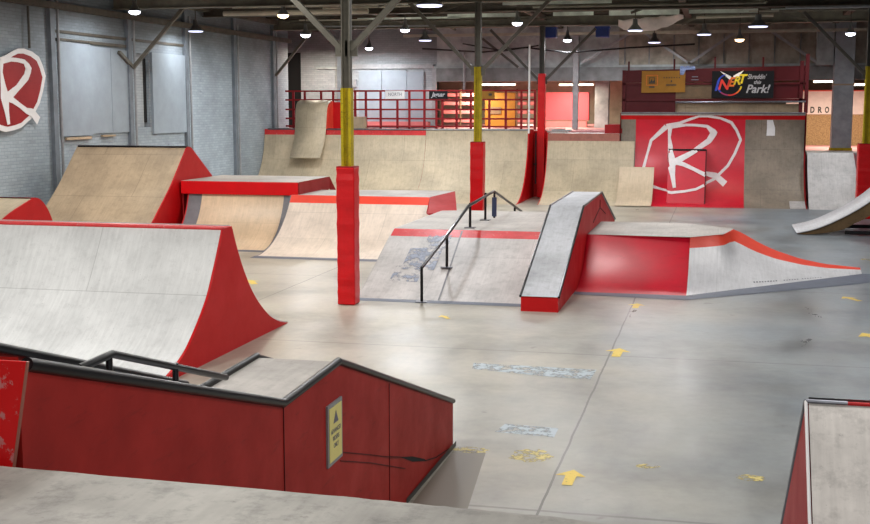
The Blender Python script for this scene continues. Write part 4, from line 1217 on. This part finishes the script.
# ================================================================== WALL SIGN (round red R)
t = thing('round_sign', 'big round red sign with white R and ragged white rim on the brick wall', 'sign', (WX, 25.7, 3.6))
SY0, SY1, SZ0, SZ1 = 24.2, 26.66, 2.68, 4.52
xw = WX+.16
def on_sign(u, v, x=xw): return (x, SY0+(SY1-SY0)*u, SZ0+(SZ1-SZ0)*v)
rim = nrm(L0)[:-1]
def scale_rim(k): return [(.5+(u-.5)*k, .5+(v-.5)*k) for u, v in rim]
m = MB(); m.prism([on_sign(u, v, xw-.1) for u, v in scale_rim(1.03)], (.07, 0, 0)); m.build('backing', M['black_matte'], t)
m = MB(); m.prism([on_sign(u, v, xw-.03) for u, v in scale_rim(1.06)], (.03, 0, 0)); m.build('white_rim', M['white'], t)
m = MB(); m.prism([on_sign(u, v, xw) for u, v in scale_rim(.93)], (.006, 0, 0)); m.build('red_face', M['red_dark'], t)
m = MB()
for kk, (P, W) in enumerate(((L1, W1), (L2, W2), (L3, W3))): m.grid(ribbon(nrm(P), [w*1.45/445 for w in W], lambda u, v, q=kk: on_sign(u, v, xw+.012+.004*q), 4))
m.build('letter', M['white'], t)
pipe([(WX+.08, 26.2, 4.6), (WX+.08, 26.2, 5.6)], .03, M['column_dark'], 'thin dark conduit running up from the round red sign')

# ================================================================== LIGHTS
def area(x, y, z, p, col=(1, .97, .93), size=.5, spread=PI):
    l = bpy.data.lights.new('lamp_or_fill', 'AREA'); l.shape = 'DISK'; l.size = size; l.energy = p; l.color = col; l.spread = spread
    o = bpy.data.objects.new('lamp_or_fill', l); C.objects.link(o); o.location = (x, y, z)
    return o
K = 1.0
for x, y, z, p, w in LIGHTS:      # stray light of each lamp on the roof steel
    l = bpy.data.lights.new('lamp_glow', 'POINT'); l.energy = p*.055; l.shadow_soft_size = .12; l.color = (1, .95, .86)
    o = bpy.data.objects.new('lamp_glow', l); C.objects.link(o); o.location = (x+.05, y, z-.22)
for x, y, z, p, w in LIGHTS:
    area(x, y, z, p*K*.55, (1, .8, .55) if w else (.93, .96, 1.0), .35)
for x, y, p in ((-13, 8, 220), (-9, 7.5, 620), (-4.5, 8.5, 160), (1.5, 8, 150), (-13, 16, 120), (-8, 18, 200), (-3, 16, 150), (2.5, 16, 150), (8, 16, 120),
                (-12.5, 23, 260), (-3, 24, 190), (3, 25, 180), (-1, 32, 230), (-9, 33, 210), (-3, 2.2, 85), (3, 1.2, 250)):
    area(x, y, 5.7, p*K, (1, .98, .95), 1.2)  # added fill lights without fixtures, to brighten floor, ramps and foreground
for x, y, p in ((-10, 49.4, 230), (-6, 48.6, 170), (-8, 57, 600), (4.5, 49.5, 300), (-15.6, 45.3, 110)):
    area(x, y, 4.1 if y > 46 else 5.5, p*K, (1, .88, .7), .8)  # added fill lights without fixtures, lifting the back wall and area beyond

w = bpy.data.worlds.new('World'); S.world = w; w.use_nodes = True
w.node_tree.nodes['Background'].inputs[0].default_value = (.55, .58, .62, 1)
w.node_tree.nodes['Background'].inputs[1].default_value = .12

# ================================================================== CAMERA
cd = bpy.data.cameras.new('camera'); cam = bpy.data.objects.new('camera', cd); C.objects.link(cam)
f_px = 1200.; cd.sensor_width = 36; cd.lens = f_px/870*36; cd.clip_start = .05; cd.clip_end = 200
right = Vector((.97300298, .23079257, 0)); down = Vector((.02956509, -.12464407, -.99176094)); fwd = Vector((-.22889105, .96498635, -.12810245))
R3 = Matrix((right, -down, -fwd)).transposed()
cam.matrix_world = Matrix.Translation((0, 0, 3.2)) @ R3.to_4x4()
S.camera = cam
S.view_settings.view_transform = 'Standard'
S.view_settings.look = 'None'
S.view_settings.exposure = 0
S.cycles.max_bounces = 6
